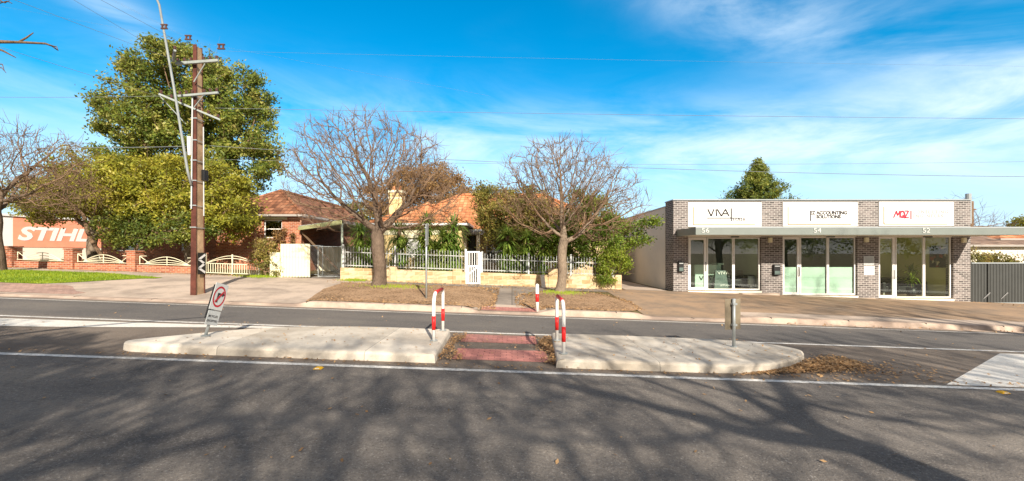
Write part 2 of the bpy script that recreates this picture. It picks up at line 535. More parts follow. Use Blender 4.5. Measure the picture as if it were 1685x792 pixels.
def tag(o, label=None, cat=None, group=None, kind=None):
    if label:
        o['label'] = label
    if cat:
        o['category'] = cat
    if group:
        o['group'] = group
    if kind:
        o['kind'] = kind
    return o


def thing(name, loc, label, cat, group=None):
    o = bpy.data.objects.new(name, None)
    COL.objects.link(o)
    o.location = loc
    o.empty_display_size = 0.2
    ORG[o.name] = Vector(loc)
    return tag(o, label, cat, group)


class MB:
    def __init__(s):
        s.v, s.f, s.m = [], [], []

    def add(s, vs, fs, mi=0):
        k = len(s.v)
        s.v += [tuple(v) for v in vs]
        s.f += [tuple(i + k for i in f) for f in fs]
        s.m += [mi] * len(fs)
        return s

    def box(s, x0, x1, y0, y1, z0, z1, mi=0):
        x0, x1 = sorted((x0, x1)); y0, y1 = sorted((y0, y1)); z0, z1 = sorted((z0, z1))
        vs = [(x, y, z) for z in (z0, z1) for y in (y0, y1) for x in (x0, x1)]
        return s.add(vs, [(0, 2, 3, 1), (4, 5, 7, 6), (0, 1, 5, 4), (2, 6, 7, 3), (0, 4, 6, 2), (1, 3, 7, 5)], mi)

    def obox(s, c, ax, ay, az, mi=0):
        """box from centre and three half-vectors"""
        c, ax, ay, az = (Vector(q) for q in (c, ax, ay, az))
        vs = [c + ax * i + ay * j + az * k for k in (-1, 1) for j in (-1, 1) for i in (-1, 1)]
        return s.add(vs, [(0, 2, 3, 1), (4, 5, 7, 6), (0, 1, 5, 4), (2, 6, 7, 3), (0, 4, 6, 2), (1, 3, 7, 5)], mi)

    def bar(s, a, b, w, h=None, mi=0):
        """rectangular bar from a to b"""
        a, b = Vector(a), Vector(b)
        h = h or w
        d = b - a
        u = d.cross(Vector((0, 0, 1)))
        if u.length < 1e-5:
            u = Vector((1, 0, 0))
        u.normalize()
        w_ = u.cross(d).normalized()
        return s.obox((a + b) / 2, d / 2, u * (w / 2), w_ * (h / 2), mi)

    def tube(s, pts, rad, n=8, mi=0, cap=True):
        pts = [Vector(p) for p in pts]
        if not hasattr(rad, '__len__'):
            rad = [rad] * len(pts)
        k = len(s.v)
        d0 = (pts[1] - pts[0]).normalized()
        ref = Vector((1, 0, 0)) if abs(d0.x) < 0.8 else Vector((0, 1, 0))
        u = d0.cross(ref).normalized()
        for i, p in enumerate(pts):
            d = (pts[min(i + 1, len(pts) - 1)] - pts[max(i - 1, 0)]).normalized()
            u = (u - d * u.dot(d))
            if u.length < 1e-4:
                u = d.cross(Vector((0.3, 0.5, 0.8)))
            u.normalize()
            w = d.cross(u)
            for j in range(n):
                a = 2 * math.pi * j / n
                s.v.append(tuple(p + (u * math.cos(a) + w * math.sin(a)) * rad[i]))
        for i in range(len(pts) - 1):
            for j in range(n):
                a, b = k + i * n + j, k + i * n + (j + 1) % n
                s.f.append((a, b, b + n, a + n)); s.m.append(mi)
        if cap:
            s.f.append(tuple(k + j for j in range(n))[::-1]); s.m.append(mi)
            e = k + (len(pts) - 1) * n
            s.f.append(tuple(e + j for j in range(n))); s.m.append(mi)
        return s

    def prism(s, poly, z0, z1, mi=0):
        """vertical prism over an outline of (x, y)"""
        n = len(poly)
        g0 = z0 if callable(z0) else (lambda x, y: z0)
        g1 = z1 if callable(z1) else (lambda x, y: z1)
        vs = [(x, y, g0(x, y)) for x, y in poly] + [(x, y, g1(x, y)) for x, y in poly]
        fs = [(i, (i + 1) % n, (i + 1) % n + n, i + n) for i in range(n)]
        fs += [tuple(range(n))[::-1], tuple(range(n, 2 * n))]
        return s.add(vs, fs, mi)

    def build(s, name, mats, parent=None, smooth=False, bevel=0):
        if not isinstance(mats, (list, tuple)):
            mats = [mats]
        o0 = ORG.get(parent.name, Vector((0, 0, 0))) if parent else Vector((0, 0, 0))
        me = bpy.data.meshes.new(name)
        me.from_pydata([(v[0] - o0.x, v[1] - o0.y, v[2] - o0.z) for v in s.v], [], s.f)
        for m in mats:
            me.materials.append(m)
        me.polygons.foreach_set('material_index', s.m)
        if smooth:
            me.polygons.foreach_set('use_smooth', [True] * len(s.f))
        me.validate()
        me.update()
        ob = bpy.data.objects.new(name, me)
        COL.objects.link(ob)
        if parent:
            ob.parent = parent
        ORG[ob.name] = o0.copy()
        if bevel:
            bv = ob.modifiers.new('bevel', 'BEVEL')
            bv.width = bevel
            bv.segments = 2
            bv.limit_method = 'ANGLE'
        return ob


def np_mesh(name, verts, quads, m, parent=None, smooth=False):
    o0 = ORG.get(parent.name, Vector((0, 0, 0))) if parent else Vector((0, 0, 0))
    verts = np.asarray(verts, dtype=np.float32) - np.array(o0, dtype=np.float32)
    quads = np.asarray(quads, dtype=np.int32)
    me = bpy.data.meshes.new(name)
    me.vertices.add(len(verts))
    me.vertices.foreach_set('co', verts.ravel())
    nf, w = quads.shape
    me.loops.add(nf * w)
    me.loops.foreach_set('vertex_index', quads.ravel())
    me.polygons.add(nf)
    me.polygons.foreach_set('loop_start', np.arange(0, nf * w, w, dtype=np.int32))
    me.polygons.foreach_set('loop_total', np.full(nf, w, dtype=np.int32))
    me.materials.append(m)
    me.update(calc_edges=True)
    if smooth:
        me.polygons.foreach_set('use_smooth', [True] * nf)
    ob = bpy.data.objects.new(name, me)
    COL.objects.link(ob)
    if parent:
        ob.parent = parent
    ORG[ob.name] = o0.copy()
    return ob


def text(body, size, origin, u, v, m, parent, name='lettering', thick=0.008, bold=0.0, align='LEFT', shear=0.0, spacing=1.0, sx=1.0):
    """writing as a thin mesh; u = reading direction, v = up; origin = baseline point"""
    cu = bpy.data.curves.new(name, 'FONT')
    cu.body = body
    cu.size = size
    cu.offset = bold
    cu.shear = shear
    cu.space_character = spacing
    cu.align_x = align
    cu.extrude = thick / 2
    cu.resolution_u = 3
    tmp = bpy.data.objects.new(name, cu)
    COL.objects.link(tmp)
    dg = bpy.context.evaluated_depsgraph_get()
    me = bpy.data.meshes.new_from_object(tmp.evaluated_get(dg))
    bpy.data.objects.remove(tmp)
    me.name = name
    u, v, o = Vector(u).normalized(), Vector(v).normalized(), Vector(origin)
    w = u.cross(v)
    o0 = ORG.get(parent.name, Vector((0, 0, 0)))
    for vt in me.vertices:
        c = vt.co.copy()
        vt.co = o + u * c.x * sx + v * c.y + w * c.z - o0
    me.materials.clear()
    me.materials.append(m)
    ob = bpy.data.objects.new(name, me)
    COL.objects.link(ob)
    ob.parent = parent
    ORG[ob.name] = o0.copy()
    return ob


def sm(a, b, x):
    t = max(0.0, min(1.0, (x - a) / (b - a)))
    return t * t * (3 - 2 * t)


# ------------------------------------------------------------------ terrain
YK = 12.6          # face of the far kerb


def kerbh(x):
    """height of the far kerb: full height, low at driveways and at the crossing ramp"""
    h = 0.13
    h -= 0.10 * (1 - sm(-6.5, -6.0, x))
    h -= 0.115 * sm(-1.5, -0.9, x) * (1 - sm(0.75, 1.2, x))
    h -= 0.10 * sm(3.6, 4.2, x) * (1 - sm(6.3, 7.2, x))
    return h


def G(x, y):
    z = -0.0355 * max(-60.0, min(45.0, x))
    if y <= YK:
        if y < 1.0:
            z += 0.13 * sm(1.0, 0.85, y) if y > 0.8 else 0.13
        return z
    k = kerbh(x)
    if y < YK + 0.12:
        return z + k * sm(YK, YK + 0.1, y)
    t = min(1.0, (y - YK - 0.12) / (17.6 - YK - 0.12))
    return z + k + (0.30 - k) * t


xs = [-1500, -600, -200, -100, -60] + [(-59.6 + 0.4 * i) for i in range(262)] + [45.4, 60, 100, 200, 600, 1500]
ys = [-1200, -300, -80, -30, -10, -4, 0, 0.8, 0.9, 1.0, 3, 6, 9, 12.0, 12.6, 12.65, 12.72, 14, 15.5, 17.6, 19, 21, 25, 30, 40, 60, 100, 300, 1200]
vs = [(x, y, G(x, y) - 0.012) for y in ys for x in xs]
nx = len(xs)
fs = [(j * nx + i, j * nx + i + 1, (j + 1) * nx + i + 1, (j + 1) * nx + i) for j in range(len(ys) - 1) for i in range(nx - 1)]
MB().add(vs, fs).build('ground', M['yard'], smooth=True)['kind'] = 'structure'


def strip(name, x0, x1, fy0, fy1, off, m, kind='structure', dx=0.2, ny=14, jag=0.0, seed=0, parent=None, dome=0.0):
    """sheet following the terrain between two curves y = fy0(x) and y = fy1(x)"""
    rnd = random.Random(seed)
    n = max(2, int((x1 - x0) / dx) + 1)
    X = [x0 + (x1 - x0) * i / (n - 1) for i in range(n)]
    c0 = fy0 if callable(fy0) else (lambda x: fy0)
    c1 = fy1 if callable(fy1) else (lambda x: fy1)
    vs = []
    for x in X:
        a, b = c0(x) + jag * (rnd.random() - 0.5), c1(x) + jag * (rnd.random() - 0.5)
        for j in range(ny + 1):
            t = j / ny
            y = a + (b - a) * t
            e = min(1.0, min(t, 1 - t) * 6, min(x - x0, x1 - x) * 2.0) if dome else 0
            vs.append((x, y, G(x, y) + off + dome * max(0, e)))
    w = ny + 1
    fs = [(i * w + j, (i + 1) * w + j, (i + 1) * w + j + 1, i * w + j + 1) for i in range(n - 1) for j in range(ny)]
    o = MB().add(vs, fs).build(name, m, parent, smooth=True)
    if kind:
        o['kind'] = kind
    return o


strip('road', -60, 45, 0.9, YK - 0.28, 0.0, M['road'], dx=1.0, ny=4)
strip('footpath', -60, 45, -1.9, 0.72, 0.0, M['path'], dx=1.0, ny=3)
# gutter and kerb with its rounded top
prof = [(-0.30, 0.004, 0), (-0.02, -0.004, 0), (0.02, 0.8, 1), (0.05, 0.97, 1), (0.09, 1.04, 1), (0.22, 1.06, 1), (0.25, 1.0, 1)]
X = [-60 + 0.25 * i for i in range(421)]
vs = []
for x in X:
    k = kerbh(x)
    for (dy, a, mode) in prof:
        wid = 1.0 if k > 0.08 else 1.0 + (0.08 - k) * 3
        z = -0.0355 * x + (a if mode == 0 else k * a + 0.006)
        vs.append((x, YK + dy * (wid if dy > 0 else 1), z))
w = len(prof)
MB().add(vs, [(i * w + j, (i + 1) * w + j, (i + 1) * w + j + 1, i * w + j + 1) for i in range(len(X) - 1) for j in range(w - 1)]).build('kerb', M['kerb'], smooth=True)['kind'] = 'structure'
# joints between kerb stones
mb = MB()
for i in range(46):
    x = -59 + 2.3 * i
    k = kerbh(x)
    mb.box(x - 0.006, x + 0.006, YK + 0.02, YK + 0.24, G(x, YK) - 0.0, G(x, YK) + k * 1.04 + 0.012)
mb.build('kerb_joints', M['black'])['kind'] = 'structure'
# near kerb just behind the bottom edge of the picture
strip('near_kerb', -60, 45, 0.70, 0.98, 0.006, M['kerb'], dx=1.0, ny=5)

YB = YK + 0.24
# paving left of the trees
strip('paving', -60, -6.0, YB, 19.55, 0.0, M['apron'], dx=0.5, ny=16)
strip('paver_footpath', -60, -13.4, lambda x: YB + 0.15, lambda x: 14.68 - 1.3 * sm(-15.5, -13.4, x), 0.006, M['paver'], dx=0.5, ny=6)
strip('grass_verge', -60, -14.2, lambda x: 14.7 + 2.2 * sm(-16.5, -14.2, x), lambda x: 18.1 - 0.8 * sm(-18, -14.2, x), 0.012, M['turf'], dx=0.15, ny=6, jag=0.06, seed=2)
# street footpath in front of the cream house
strip('street_footpath', -6.0, 4.4, 17.75, 19.15, 0.0, M['path'], dx=0.3, ny=6)
strip('crossing_path', -1.2, 1.3, YB, 17.75, 0.0, M['path'], dx=0.2, ny=16)
strip('crossing_apron', -1.15, 1.05, YB + 0.005, 13.9, 0.006, M['apron'], dx=0.2, ny=6)
strip('crossing_paving', -0.95, 0.78, YB + 0.02, 13.45, 0.012, M['redband'], dx=0.15, ny=3)
# leafy soil round the two street trees
def va0(x):
    return YB + 0.02 + 0.0 * x
def va1(x):
    return 17.75
strip('verge', -7.0, -0.55, lambda x: YB + 0.03 + 3.6 * (1 - sm(-7.2, -6.2, x)) * 0.9 + 0.9 * sm(-1.4, -0.55, x), lambda x: 17.85 - 1.8 * sm(-1.5, -0.55, x), 0.010, M['soil'], dx=0.08, ny=18, jag=0.12, seed=3, dome=0.03)
strip('verge', 0.25, 4.3, lambda x: YB + 0.05 + 1.3 * (1 - sm(0.25, 1.5, x)) + 1.1 * sm(3.2, 4.3, x) ** 2, lambda x: 17.2 - 2.3 * (1 - sm(0.2, 1.3, x)) - 2.2 * sm(3.2, 4.3, x), 0.010, M['soil'], dx=0.08, ny=18, jag=0.12, seed=4, dome=0.03)
# forecourt and alley
strip('forecourt', 4.0, 45, YB, 19.42, 0.003, M['forecourt'], dx=0.3, ny=16)
strip('alley', 5.2, 7.1, 19.42, 34, 0.003, M['apron'], dx=0.3, ny=16)
strip('forecourt_kerbing', 7.0, 45, YB, YB + 0.75, 0.007, M['apron'], dx=0.3, ny=3)
strip('driveway', -9.6, -7.7, 19.55, 30, 0.006, M['path'], dx=0.3, ny=6)

# ------------------------------------------------------------------ lines and paint
def flat_poly(name, pts, m, off=0.006):
    mb = MB()
    mb.add([(x, y, G(x, y) + off) for x, y in pts], [tuple(range(len(pts)))])
    o = mb.build(name, m)
    o['kind'] = 'structure'
    return o


def roadline(y, w, x0=-60, x1=45, off=0.006):
    strip('road_line', x0, x1, y - w / 2, y + w / 2, off, M['line'], dx=1.0, ny=1)


roadline(6.42, 0.115)
roadline(9.42, 0.11)
roadline(12.02, 0.075)
strip('road_line', -60, -4.4, lambda x: 8.35 + 0.75 * sm(-10.5, -4.6, x), lambda x: 9.15 + 0.12 * sm(-10, -4.4, x), 0.006, M['worn'], dx=0.3, ny=2)
strip('road_line', 6.7, 45, lambda x: 6.55, lambda x: 6.56 + 2.6 * min(1, (x - 6.7) / 3.8), 0.006, M['worn'], dx=0.2, ny=3)
for x0, x1, y0, y1 in [(-1.02, 0.5, 8.42, 9.2), (-1.0, 0.62, 7.05, 7.85)]:
    strip('crossing_paving', x0, x1, y0, y1, 0.005, M['redband'], dx=0.2, ny=2)

# ------------------------------------------------------------------ median island, two halves
def island(name, outline):
    """solid concrete slab with a rounded upper edge, from a closed outline of (x, y)"""
    n = len(outline)
    cx = sum(p[0] for p in outline) / n
    cy = sum(p[1] for p in outline) / n
    rings = [(0.0, -0.02), (0.012, 0.10), (0.03, 0.127), (0.06, 0.140), (0.12, 0.145)]
    vs = []
    pts = [Vector(p) for p in outline]
    for ins, z in rings:
        for i in range(n):
            a, b, c = pts[i - 1], pts[i], pts[(i + 1) % n]
            t = (c - a).normalized()
            nrm = Vector((-t.y, t.x))
            q = b + nrm * ins
            vs.append((q.x, q.y, -0.0355 * q.x + z))
    fs = []
    for r in range(len(rings) - 1):
        for i in range(n):
            j = (i + 1) % n
            fs.append((r * n + i, r * n + j, (r + 1) * n + j, (r + 1) * n + i))
    fs.append(tuple((len(rings) - 1) * n + i for i in range(n)))
    o = MB().add(vs, fs).build(name, M['island'], smooth=False)
    o['kind'] = 'structure'


def smooth_path(ctrl, m=6):
    out_ = []
    k = len(ctrl)
    for i in range(k - 1):
        p0, p1, p2, p3 = (Vector(ctrl[max(0, min(k - 1, i + d))]) for d in (-1, 0, 1, 2))
        for s_ in range(m):
            t = s_ / m
            out_.append(tuple(0.5 * ((2 * p1) + (p2 - p0) * t + (2 * p0 - 5 * p1 + 4 * p2 - p3) * t * t + (3 * p1 - p0 - 3 * p2 + p3) * t ** 3)))
    out_.append(tuple(ctrl[-1]))
    return out_


frontL = smooth_path([(-1.30, 8.98), (-2.8, 9.0), (-4.1, 8.78), (-5.15, 8.3), (-5.85, 7.6), (-6.3, 7.08), (-6.25, 6.86), (-5.7, 6.78), (-3.5, 6.76), (-1.22, 6.76)])
island('median_island', frontL)
frontR = smooth_path([(0.70, 6.74), (2.2, 6.74), (3.6, 6.80), (4.6, 7.15), (5.3, 7.75), (5.55, 8.2), (5.2, 8.65), (4.3, 8.93), (2.6, 9.0), (0.82, 8.98)])
island('median_island', frontR)


# ------------------------------------------------------------------ scattered small leaves / blades
def leaf_quads(C, size, rng, flat=0.0, aspect=0.5, down=0.0, nrm=None):
    """a folded leaf (two triangles sharing a spine -> one quad) at each centre"""
    n = len(C)
    d = rng.normal(size=(n, 3))
    d[:, 2] *= (1 - flat)
    d[:, 2] -= down
    d /= np.linalg.norm(d, axis=1)[:, None]
    r = rng.normal(size=(n, 3))
    if flat:
        r = r * (1 - flat) + np.array([0, 0, 1.0])
    if nrm is not None:
        r = r * 0.7 + nrm
    s = np.cross(d, r)
    s /= np.linalg.norm(s, axis=1)[:, None] + 1e-9
    L = (size * rng.uniform(0.6, 1.35, n))[:, None]
    a = C - d * L / 2
    b = C + s * L * aspect / 2
    c = C + d * L / 2
    e = C - s * L * aspect / 2
    V = np.stack([a, b, c, e], 1).reshape(-1, 3)
    Q = np.arange(4 * n).reshape(n, 4)
    return V, Q


def vG(x, y):
    return np.array([G(a, b) for a, b in zip(x, y)])


def litter(name, n, sampler, label, size=0.06, seed=1, m='leaf_dead', lift=0.012, height=None):
    rng = np.random.default_rng(seed)
    P = sampler(rng, n)
    z = vG(P[:, 0], P[:, 1]) + lift + 0.012 * rng.random(len(P))
    if height is not None:
        z += height(P[:, 0], P[:, 1]) * rng.random(len(P)) ** 0.5
    C = np.column_stack([P[:, 0], P[:, 1], z])
    V, Q = leaf_quads(C, size, rng, flat=0.75, aspect=0.6)
    o = np_mesh(name, V, Q, M[m])
    return tag(o, label, 'leaves', kind='stuff')


def box_s(x0, x1, y0, y1, dens=None):
    def f(rng, n):
        P = np.column_stack([rng.uniform(x0, x1, n), rng.uniform(y0, y1, n)])
        if dens:
            k = np.array([dens(a, b) for a, b in P])
            P = P[rng.random(n) < k]
        return P
    return f


def clump(x, y):
    return 0.5 + 0.5 * math.sin(x * 3.1 + 1.3 * math.sin(y * 2.3)) * math.cos(y * 2.7 + math.sin(x * 1.7))


litter('leaf_litter', 15000, box_s(-7.0, -0.5, YB + 0.1, 17.8, lambda x, y: (0.3 + 0.7 * clump(x, y)) * sm(-7.2 + (17.8 - y) * 0.14, -6.4 + (17.8 - y) * 0.14, x)), 'brown fallen leaves over the bare verge around the left street tree', 0.075, 3)
litter('leaf_litter', 10000, box_s(0.1, 4.3, YB + 0.1, 17.4, lambda x, y: (0.3 + 0.7 * clump(x, y)) * (1 if ((x - 2.2) / 2.1) ** 2 + ((y - 15) / 2.4) ** 2 < 1.05 else 0.1)), 'brown fallen leaves over the bare verge around the street tree beside the red and white post', 0.075, 4)
litter('leaf_litter', 2500, box_s(-8, 5.0, 17.4, 19.3, lambda x, y: 0.25 + 0.75 * sm(18.5, 19.2, y)), 'fallen leaves drifted along the foot of the stone wall', 0.07, 5)
litter('leaf_litter', 800, box_s(-24, -11, 18.6, 19.7, lambda x, y: sm(18.7, 19.6, y)), 'fallen leaves along the foot of the low brick fence', 0.07, 6)
pL = lambda x, y: 0.07
litter('leaf_litter', 1100, box_s(-1.22, -0.80, 6.85, 8.95, lambda x, y: 1 if x < -0.97 + 0.12 * math.sin(y * 3) - 0.10 * (y - 8) else 0.1), 'dry leaves piled against the cut end of the left median island', 0.045, 7, height=pL)
litter('leaf_litter', 2600, box_s(0.42, 0.85, 6.85, 8.95, lambda x, y: 1 if x > 0.60 - 0.08 * math.sin(y * 4) else 0.12), 'dry leaves piled against the cut end of the right median island', 0.045, 8, height=pL)


def pile_h(x, y):
    return 0.045 * np.exp(-((x - 5.35) / 0.9) ** 2 - ((y - 7.45 - 0.45 * (x - 5.35)) / 0.42) ** 2)


litter('leaf_pile', 3800, lambda rng, n: (lambda t: np.column_stack([3.4 + 3.0 * t, 6.65 + 1.25 * t ** 1.2 + rng.normal(size=n) * (0.04 + 0.26 * np.clip(t - 0.2, 0, 1))]))(rng.beta(3.2, 1.6, n)), 'heap of orange brown leaves swept against the rounded tip of the right island', 0.055, 9, height=pile_h)
litter('leaf_litter', 500, box_s(-12, 12, 6.55, 6.75), 'thin line of leaves in the gutter before the median islands', 0.05, 10)
litter('leaf_litter', 1100, box_s(8, 30, 12.2, 12.6, lambda x, y: clump(x, y)), 'leaves caught in the gutter in front of the shops', 0.06, 12)
litter('leaf_litter', 380, box_s(20.8, 25, 15.5, 19.3, lambda x, y: clump(x * 2, y)), 'scattered leaves by the charcoal fence beside the shops', 0.09, 13)
rng = np.random.default_rng(11)
n = 26000
P = np.column_stack([-14.4 - rng.beta(1.0, 1.7, n) * 15, rng.uniform(14.75, 18.0, n)])
keep = np.array([(y > 14.72 + 2.2 * sm(-16.5, -14.2, x)) and (y < 18.05 - 0.8 * sm(-18, -14.2, x)) for x, y in P])
P = P[keep]
z = vG(P[:, 0], P[:, 1]) + 0.01
hgt = rng.uniform(0.03, 0.08, len(P))
ang = rng.uniform(0, math.pi, len(P))
dx, dy = np.cos(ang) * 0.012, np.sin(ang) * 0.012
lx, ly = rng.normal(size=len(P)) * 0.02, rng.normal(size=len(P)) * 0.02
V = np.stack([np.column_stack([P[:, 0] - dx, P[:, 1] - dy, z]), np.column_stack([P[:, 0] + dx, P[:, 1] + dy, z]), np.column_stack([P[:, 0] + lx, P[:, 1] + ly, z + hgt])], 1).reshape(-1, 3)
tag(np_mesh('grass', V, np.arange(len(V)).reshape(-1, 3), M['blade']), 'bright green mown grass strip in front of the brick fence', 'grass', kind='stuff')
# weeds round the street tree feet
for cx, cy, rx, seed, lb in [(-4.6, 16.6, 1.3, 21, 'short green weeds around the foot of the left street tree'), (1.9, 16.6, 0.8, 22, 'short green weeds at the foot of the street tree near the post'), (-7.0, 19.0, 0.5, 23, 'weeds at the end of the stone wall by the driveway'), (-11.3, 19.0, 0.8, 24, 'weeds under the straggly bush beside the cream gate')]:
    rng = np.random.default_rng(seed)
    n = 480
    P = np.column_stack([cx + rng.normal(size=n) * rx * 0.5, cy + rng.normal(size=n) * 0.33])
    z = vG(P[:, 0], P[:, 1]) + 0.02
    hgt = rng.uniform(0.04, 0.11, n)
    V = np.stack([np.column_stack([P[:, 0] - 0.012, P[:, 1], z]), np.column_stack([P[:, 0] + 0.012, P[:, 1], z]), np.column_stack([P[:, 0] + rng.normal(size=n) * 0.03, P[:, 1], z + hgt])], 1).reshape(-1, 3)
    tag(np_mesh('weeds', V, np.arange(len(V)).reshape(-1, 3), M['blade']), lb, 'weeds', kind='stuff')


# ------------------------------------------------------------------ shop building
YF = 19.44
fx = lambda px: (px - PX0) * YF / F0
fz = lambda py: CZ + (HY - py) * YF / F0
ZT = fz(330)
shop = thing('shop_building', (14, YF, 0), 'long single storey grey brick building of three shops under one flat canopy', 'building')
PIL = [(1108, 1132), (1253, 1288), (1411, 1446), (1569, 1597)]
OPN = [(1132, 1253, 478), (1288, 1411, 486), (1446, 1569, 491)]
W = MB()
for a, b in PIL:
    MB().box(fx(a), fx(b), YF, YF + 0.35, -0.8, ZT).build('brick_pillar', M['shopbrick'], shop)
x_l, x_r = fx(1108), fx(1597)
W.box(x_l, x_l + 0.25, YF + 0.35, YF + 1.0, -0.5, ZT)                  # brick return
W.build('return_wall', M['shopbrick'], shop)
# head above the openings (behind the signs) and base below
for a, b, yb in OPN:
    MB().box(fx(a), fx(b), YF + 0.06, YF + 0.30, fz(390.5), ZT - 0.03).build('lintel', M['render'], shop)
    MB().box(fx(a), fx(b), YF - 0.04, YF + 0.34, -0.8, fz(yb + 1)).build('sill', M['render'], shop)

for a, b, yy, d in ((1215, 1275, 482, 0.35), (1340, 1432, 490, 0.30), (1452, 1610, 497, 0.45)):
    MB().box(fx(a), fx(b), YF - d, YF - 0.045, -0.9, fz(yy)).build('step', M['apron'], shop)
cp = MB()
cp.box(x_l - 0.03, x_r + 0.03, YF - 0.04, YF + 0.36, ZT, ZT + 0.05)
cp.box(x_l - 0.03, x_l + 0.27, YF + 0.36, YF + 1.03, ZT, ZT + 0.05)
cp.build('capping', M['capping'], shop)
sw = MB()
sw.box(x_l - 0.02, x_l + 0.2, YF + 1.0, 34, -0.6, 3.98)
sw.box(x_r - 0.25, x_r, YF + 0.35, 34, -1.5, 3.98)
sw.box(x_l, x_r, 33.8, 34, -1.5, 3.98)
sw.build('side_wall', M['render'], shop)
cp = MB()
cp.box(x_l - 0.05, x_l + 0.23, YF + 1.03, 34, 3.98, 4.03)
cp.build('side_capping', M['capping'], shop)
rf = MB()
rf.box(x_l + 0.2, x_r - 0.25, YF + 0.30, 33.8, 3.3, 3.4)
rf.build('roof', M['capping'], shop)
MB().tube([(23.6, 22.0, 3.3), (23.6, 22.0, 4.85)], 0.12, 10).build('vent_pipe', M['capping'], shop)
# dark damp strip at the foot of the side wall
# canopy
YC = YF - 2.05
kc = F0 / YC
cxl, cxr = (1145 - PX0) / kc, x_r
cz0, cz1 = CZ + (HY - 386.5) / kc, CZ + (HY - 374) / kc
can = MB()
can.box(cxl, cxr, YC, YC + 0.05, cz0, cz1)
can.box(cxl, cxl + 0.05, YC + 0.05, YF - 0.003, cz0, cz1)
can.box(cxr - 0.05, cxr, YC + 0.05, YF - 0.003, cz0, cz1)
can.box(cxl + 0.05, cxr - 0.05, YC + 0.05, YF - 0.003, cz1 - 0.06, cz1 - 0.02)
canopy = can.build('canopy', M['canopy'], shop)
MB().box(cxl + 0.05, cxr - 0.05, YC + 0.05, YF - 0.003, cz0 + 0.01, cz0 + 0.03).build('soffit', M['soffit'], canopy)
MB().box(cxl - 0.01, cxr + 0.01, YC - 0.012, YC, cz1 - 0.045, cz1 + 0.015).build('canopy_trim', M['capping'], canopy)
for num, px in (('56', 1154), ('54', 1338), ('52', 1517)):
    text(num, 0.27, ((px - PX0) / kc, YC - 0.016, cz0 + 0.085), (1, 0, 0), (0, 0, 1), M['gutter_white'], canopy, 'street_number', 0.01, 0.0, sx=1.2)

# shopfronts
def pane(x0, x1, z0, z1, y, parent, m=None):
    return MB().box(x0, x1, y, y + 0.01, z0, z1).build('pane', m or M['glass'], parent)


def frame(mb, x0, x1, y0, y1, z0, z1, w):
    mb.box(x0, x0 + w, y0, y1, z0, z1)
    mb.box(x1 - w, x1, y0, y1, z0, z1)
    mb.box(x0 + w, x1 - w, y0, y1, z1 - w, z1)
    mb.box(x0 + w, x1 - w, y0, y1, z0, z0 + w)


DOORS = [(1134, 1164, 391, 477.5, 'light'), (1289, 1318, 390, 485.5, 'light'), (1447, 1475.5, 389, 490.5, 'light')]
WINS = [[(1164.8, 1208.5), (1208.9, 1252)], [(1318.8, 1364.5), (1364.9, 1410)], [(1476.5, 1523.5), (1523.9, 1568)]]
for (a, b, t, bo, _), wl in zip(DOORS, WINS):
    z0, z1 = fz(bo), fz(t)
    d = MB()
    frame(d, fx(a), fx(b), YF + 0.09, YF + 0.16, z0, z1, 0.11)
    dr = d.build('door', M['alu'], shop)
    pane(fx(a) + 0.11, fx(b) - 0.11, z0 + 0.11, z1 - 0.11, YF + 0.12, dr)
    hx = fx(b) - 0.055
    MB().tube([(hx, YF + 0.085, z0 + 0.85), (hx, YF + 0.04, z0 + 0.87), (hx, YF + 0.04, z0 + 1.25), (hx, YF + 0.085, z0 + 1.27)], 0.014, 6).build('handle', M['black'], dr)
    for c, e in wl:
        f_ = MB()
        frame(f_, fx(c), fx(e), YF + 0.09, YF + 0.15, z0, z1, 0.05)
        wn = f_.build('window', M['alu'], shop)
        pane(fx(c) + 0.05, fx(e) - 0.05, z0 + 0.05, z1 - 0.05, YF + 0.115, wn)
    MB().box(fx(wl[1][0]) - 0.22, fx(wl[1][0]) + 0.10, YF - 0.2, YF - 0.08, fz(391) + 0.0, cz0 + 0.01).build('ceiling_lamp', M['black'], shop)
# frosted film: whole lower half of 54, a low panel on the door and first window of 56
zf = fz(440)
flm = MB()
for c, e in [(1292.5, 1313)] + [(1321, 1361), (1367, 1406)]:
    flm.box(fx(c), fx(e), YF + 0.131, YF + 0.135, fz(485), zf)
flm.build('frosted_film', M['film'], shop)
# rooms behind the glass
rooms = MB()
for i, (a, b, yb) in enumerate(OPN):
    x0, x1, zz = fx(a) - 0.25, fx(b) + 0.25, fz(yb) + 0.02
    k = {0: 1, 1: 1, 2: 0}[i]
    rooms.box(x0, x1, YF + 3.2, YF + 3.3, zz, fz(385), k)
    rooms.box(x0 - 0.05, x0, YF + 0.36, YF + 4.6, zz, fz(385), k)
    rooms.box(x1, x1 + 0.05, YF + 0.36, YF + 4.6, zz, fz(385), k if i else 4)
    rooms.box(x0, x1, YF + 0.30, YF + 4.6, zz - 0.1, zz, 2)
    rooms.box(x0, x1, YF + 0.31, YF + 4.6, fz(385), fz(385) + 0.06, 3)
# lighter partition in shop 56, panel coloured dark for the shade of an opening in shop 52
rooms.box(fx(1448), fx(1497), YF + 2.6, YF + 2.68, fz(491) + 0.02, fz(400), 1)
rooms.build('room_interior', [M['inwall'], M['inwall_dark'], M['infloor'], M['soffit'], plain('sage_partition', (0.42, 0.48, 0.33), 0.05)], shop)

# signs on the parapet
def sign(a, b, t, bo):
    s_ = MB().box(fx(a), fx(b), YF - 0.01, YF + 0.055, fz(bo), fz(t)).build('sign_panel', M['signwhite'], shop)
    e = MB()
    frame(e, fx(a) - 0.02, fx(b) + 0.02, YF - 0.02, YF + 0.05, fz(bo) - 0.02, fz(t) + 0.02, 0.025)
    e.build('sign_edge', M['gutter'], s_)
    return s_


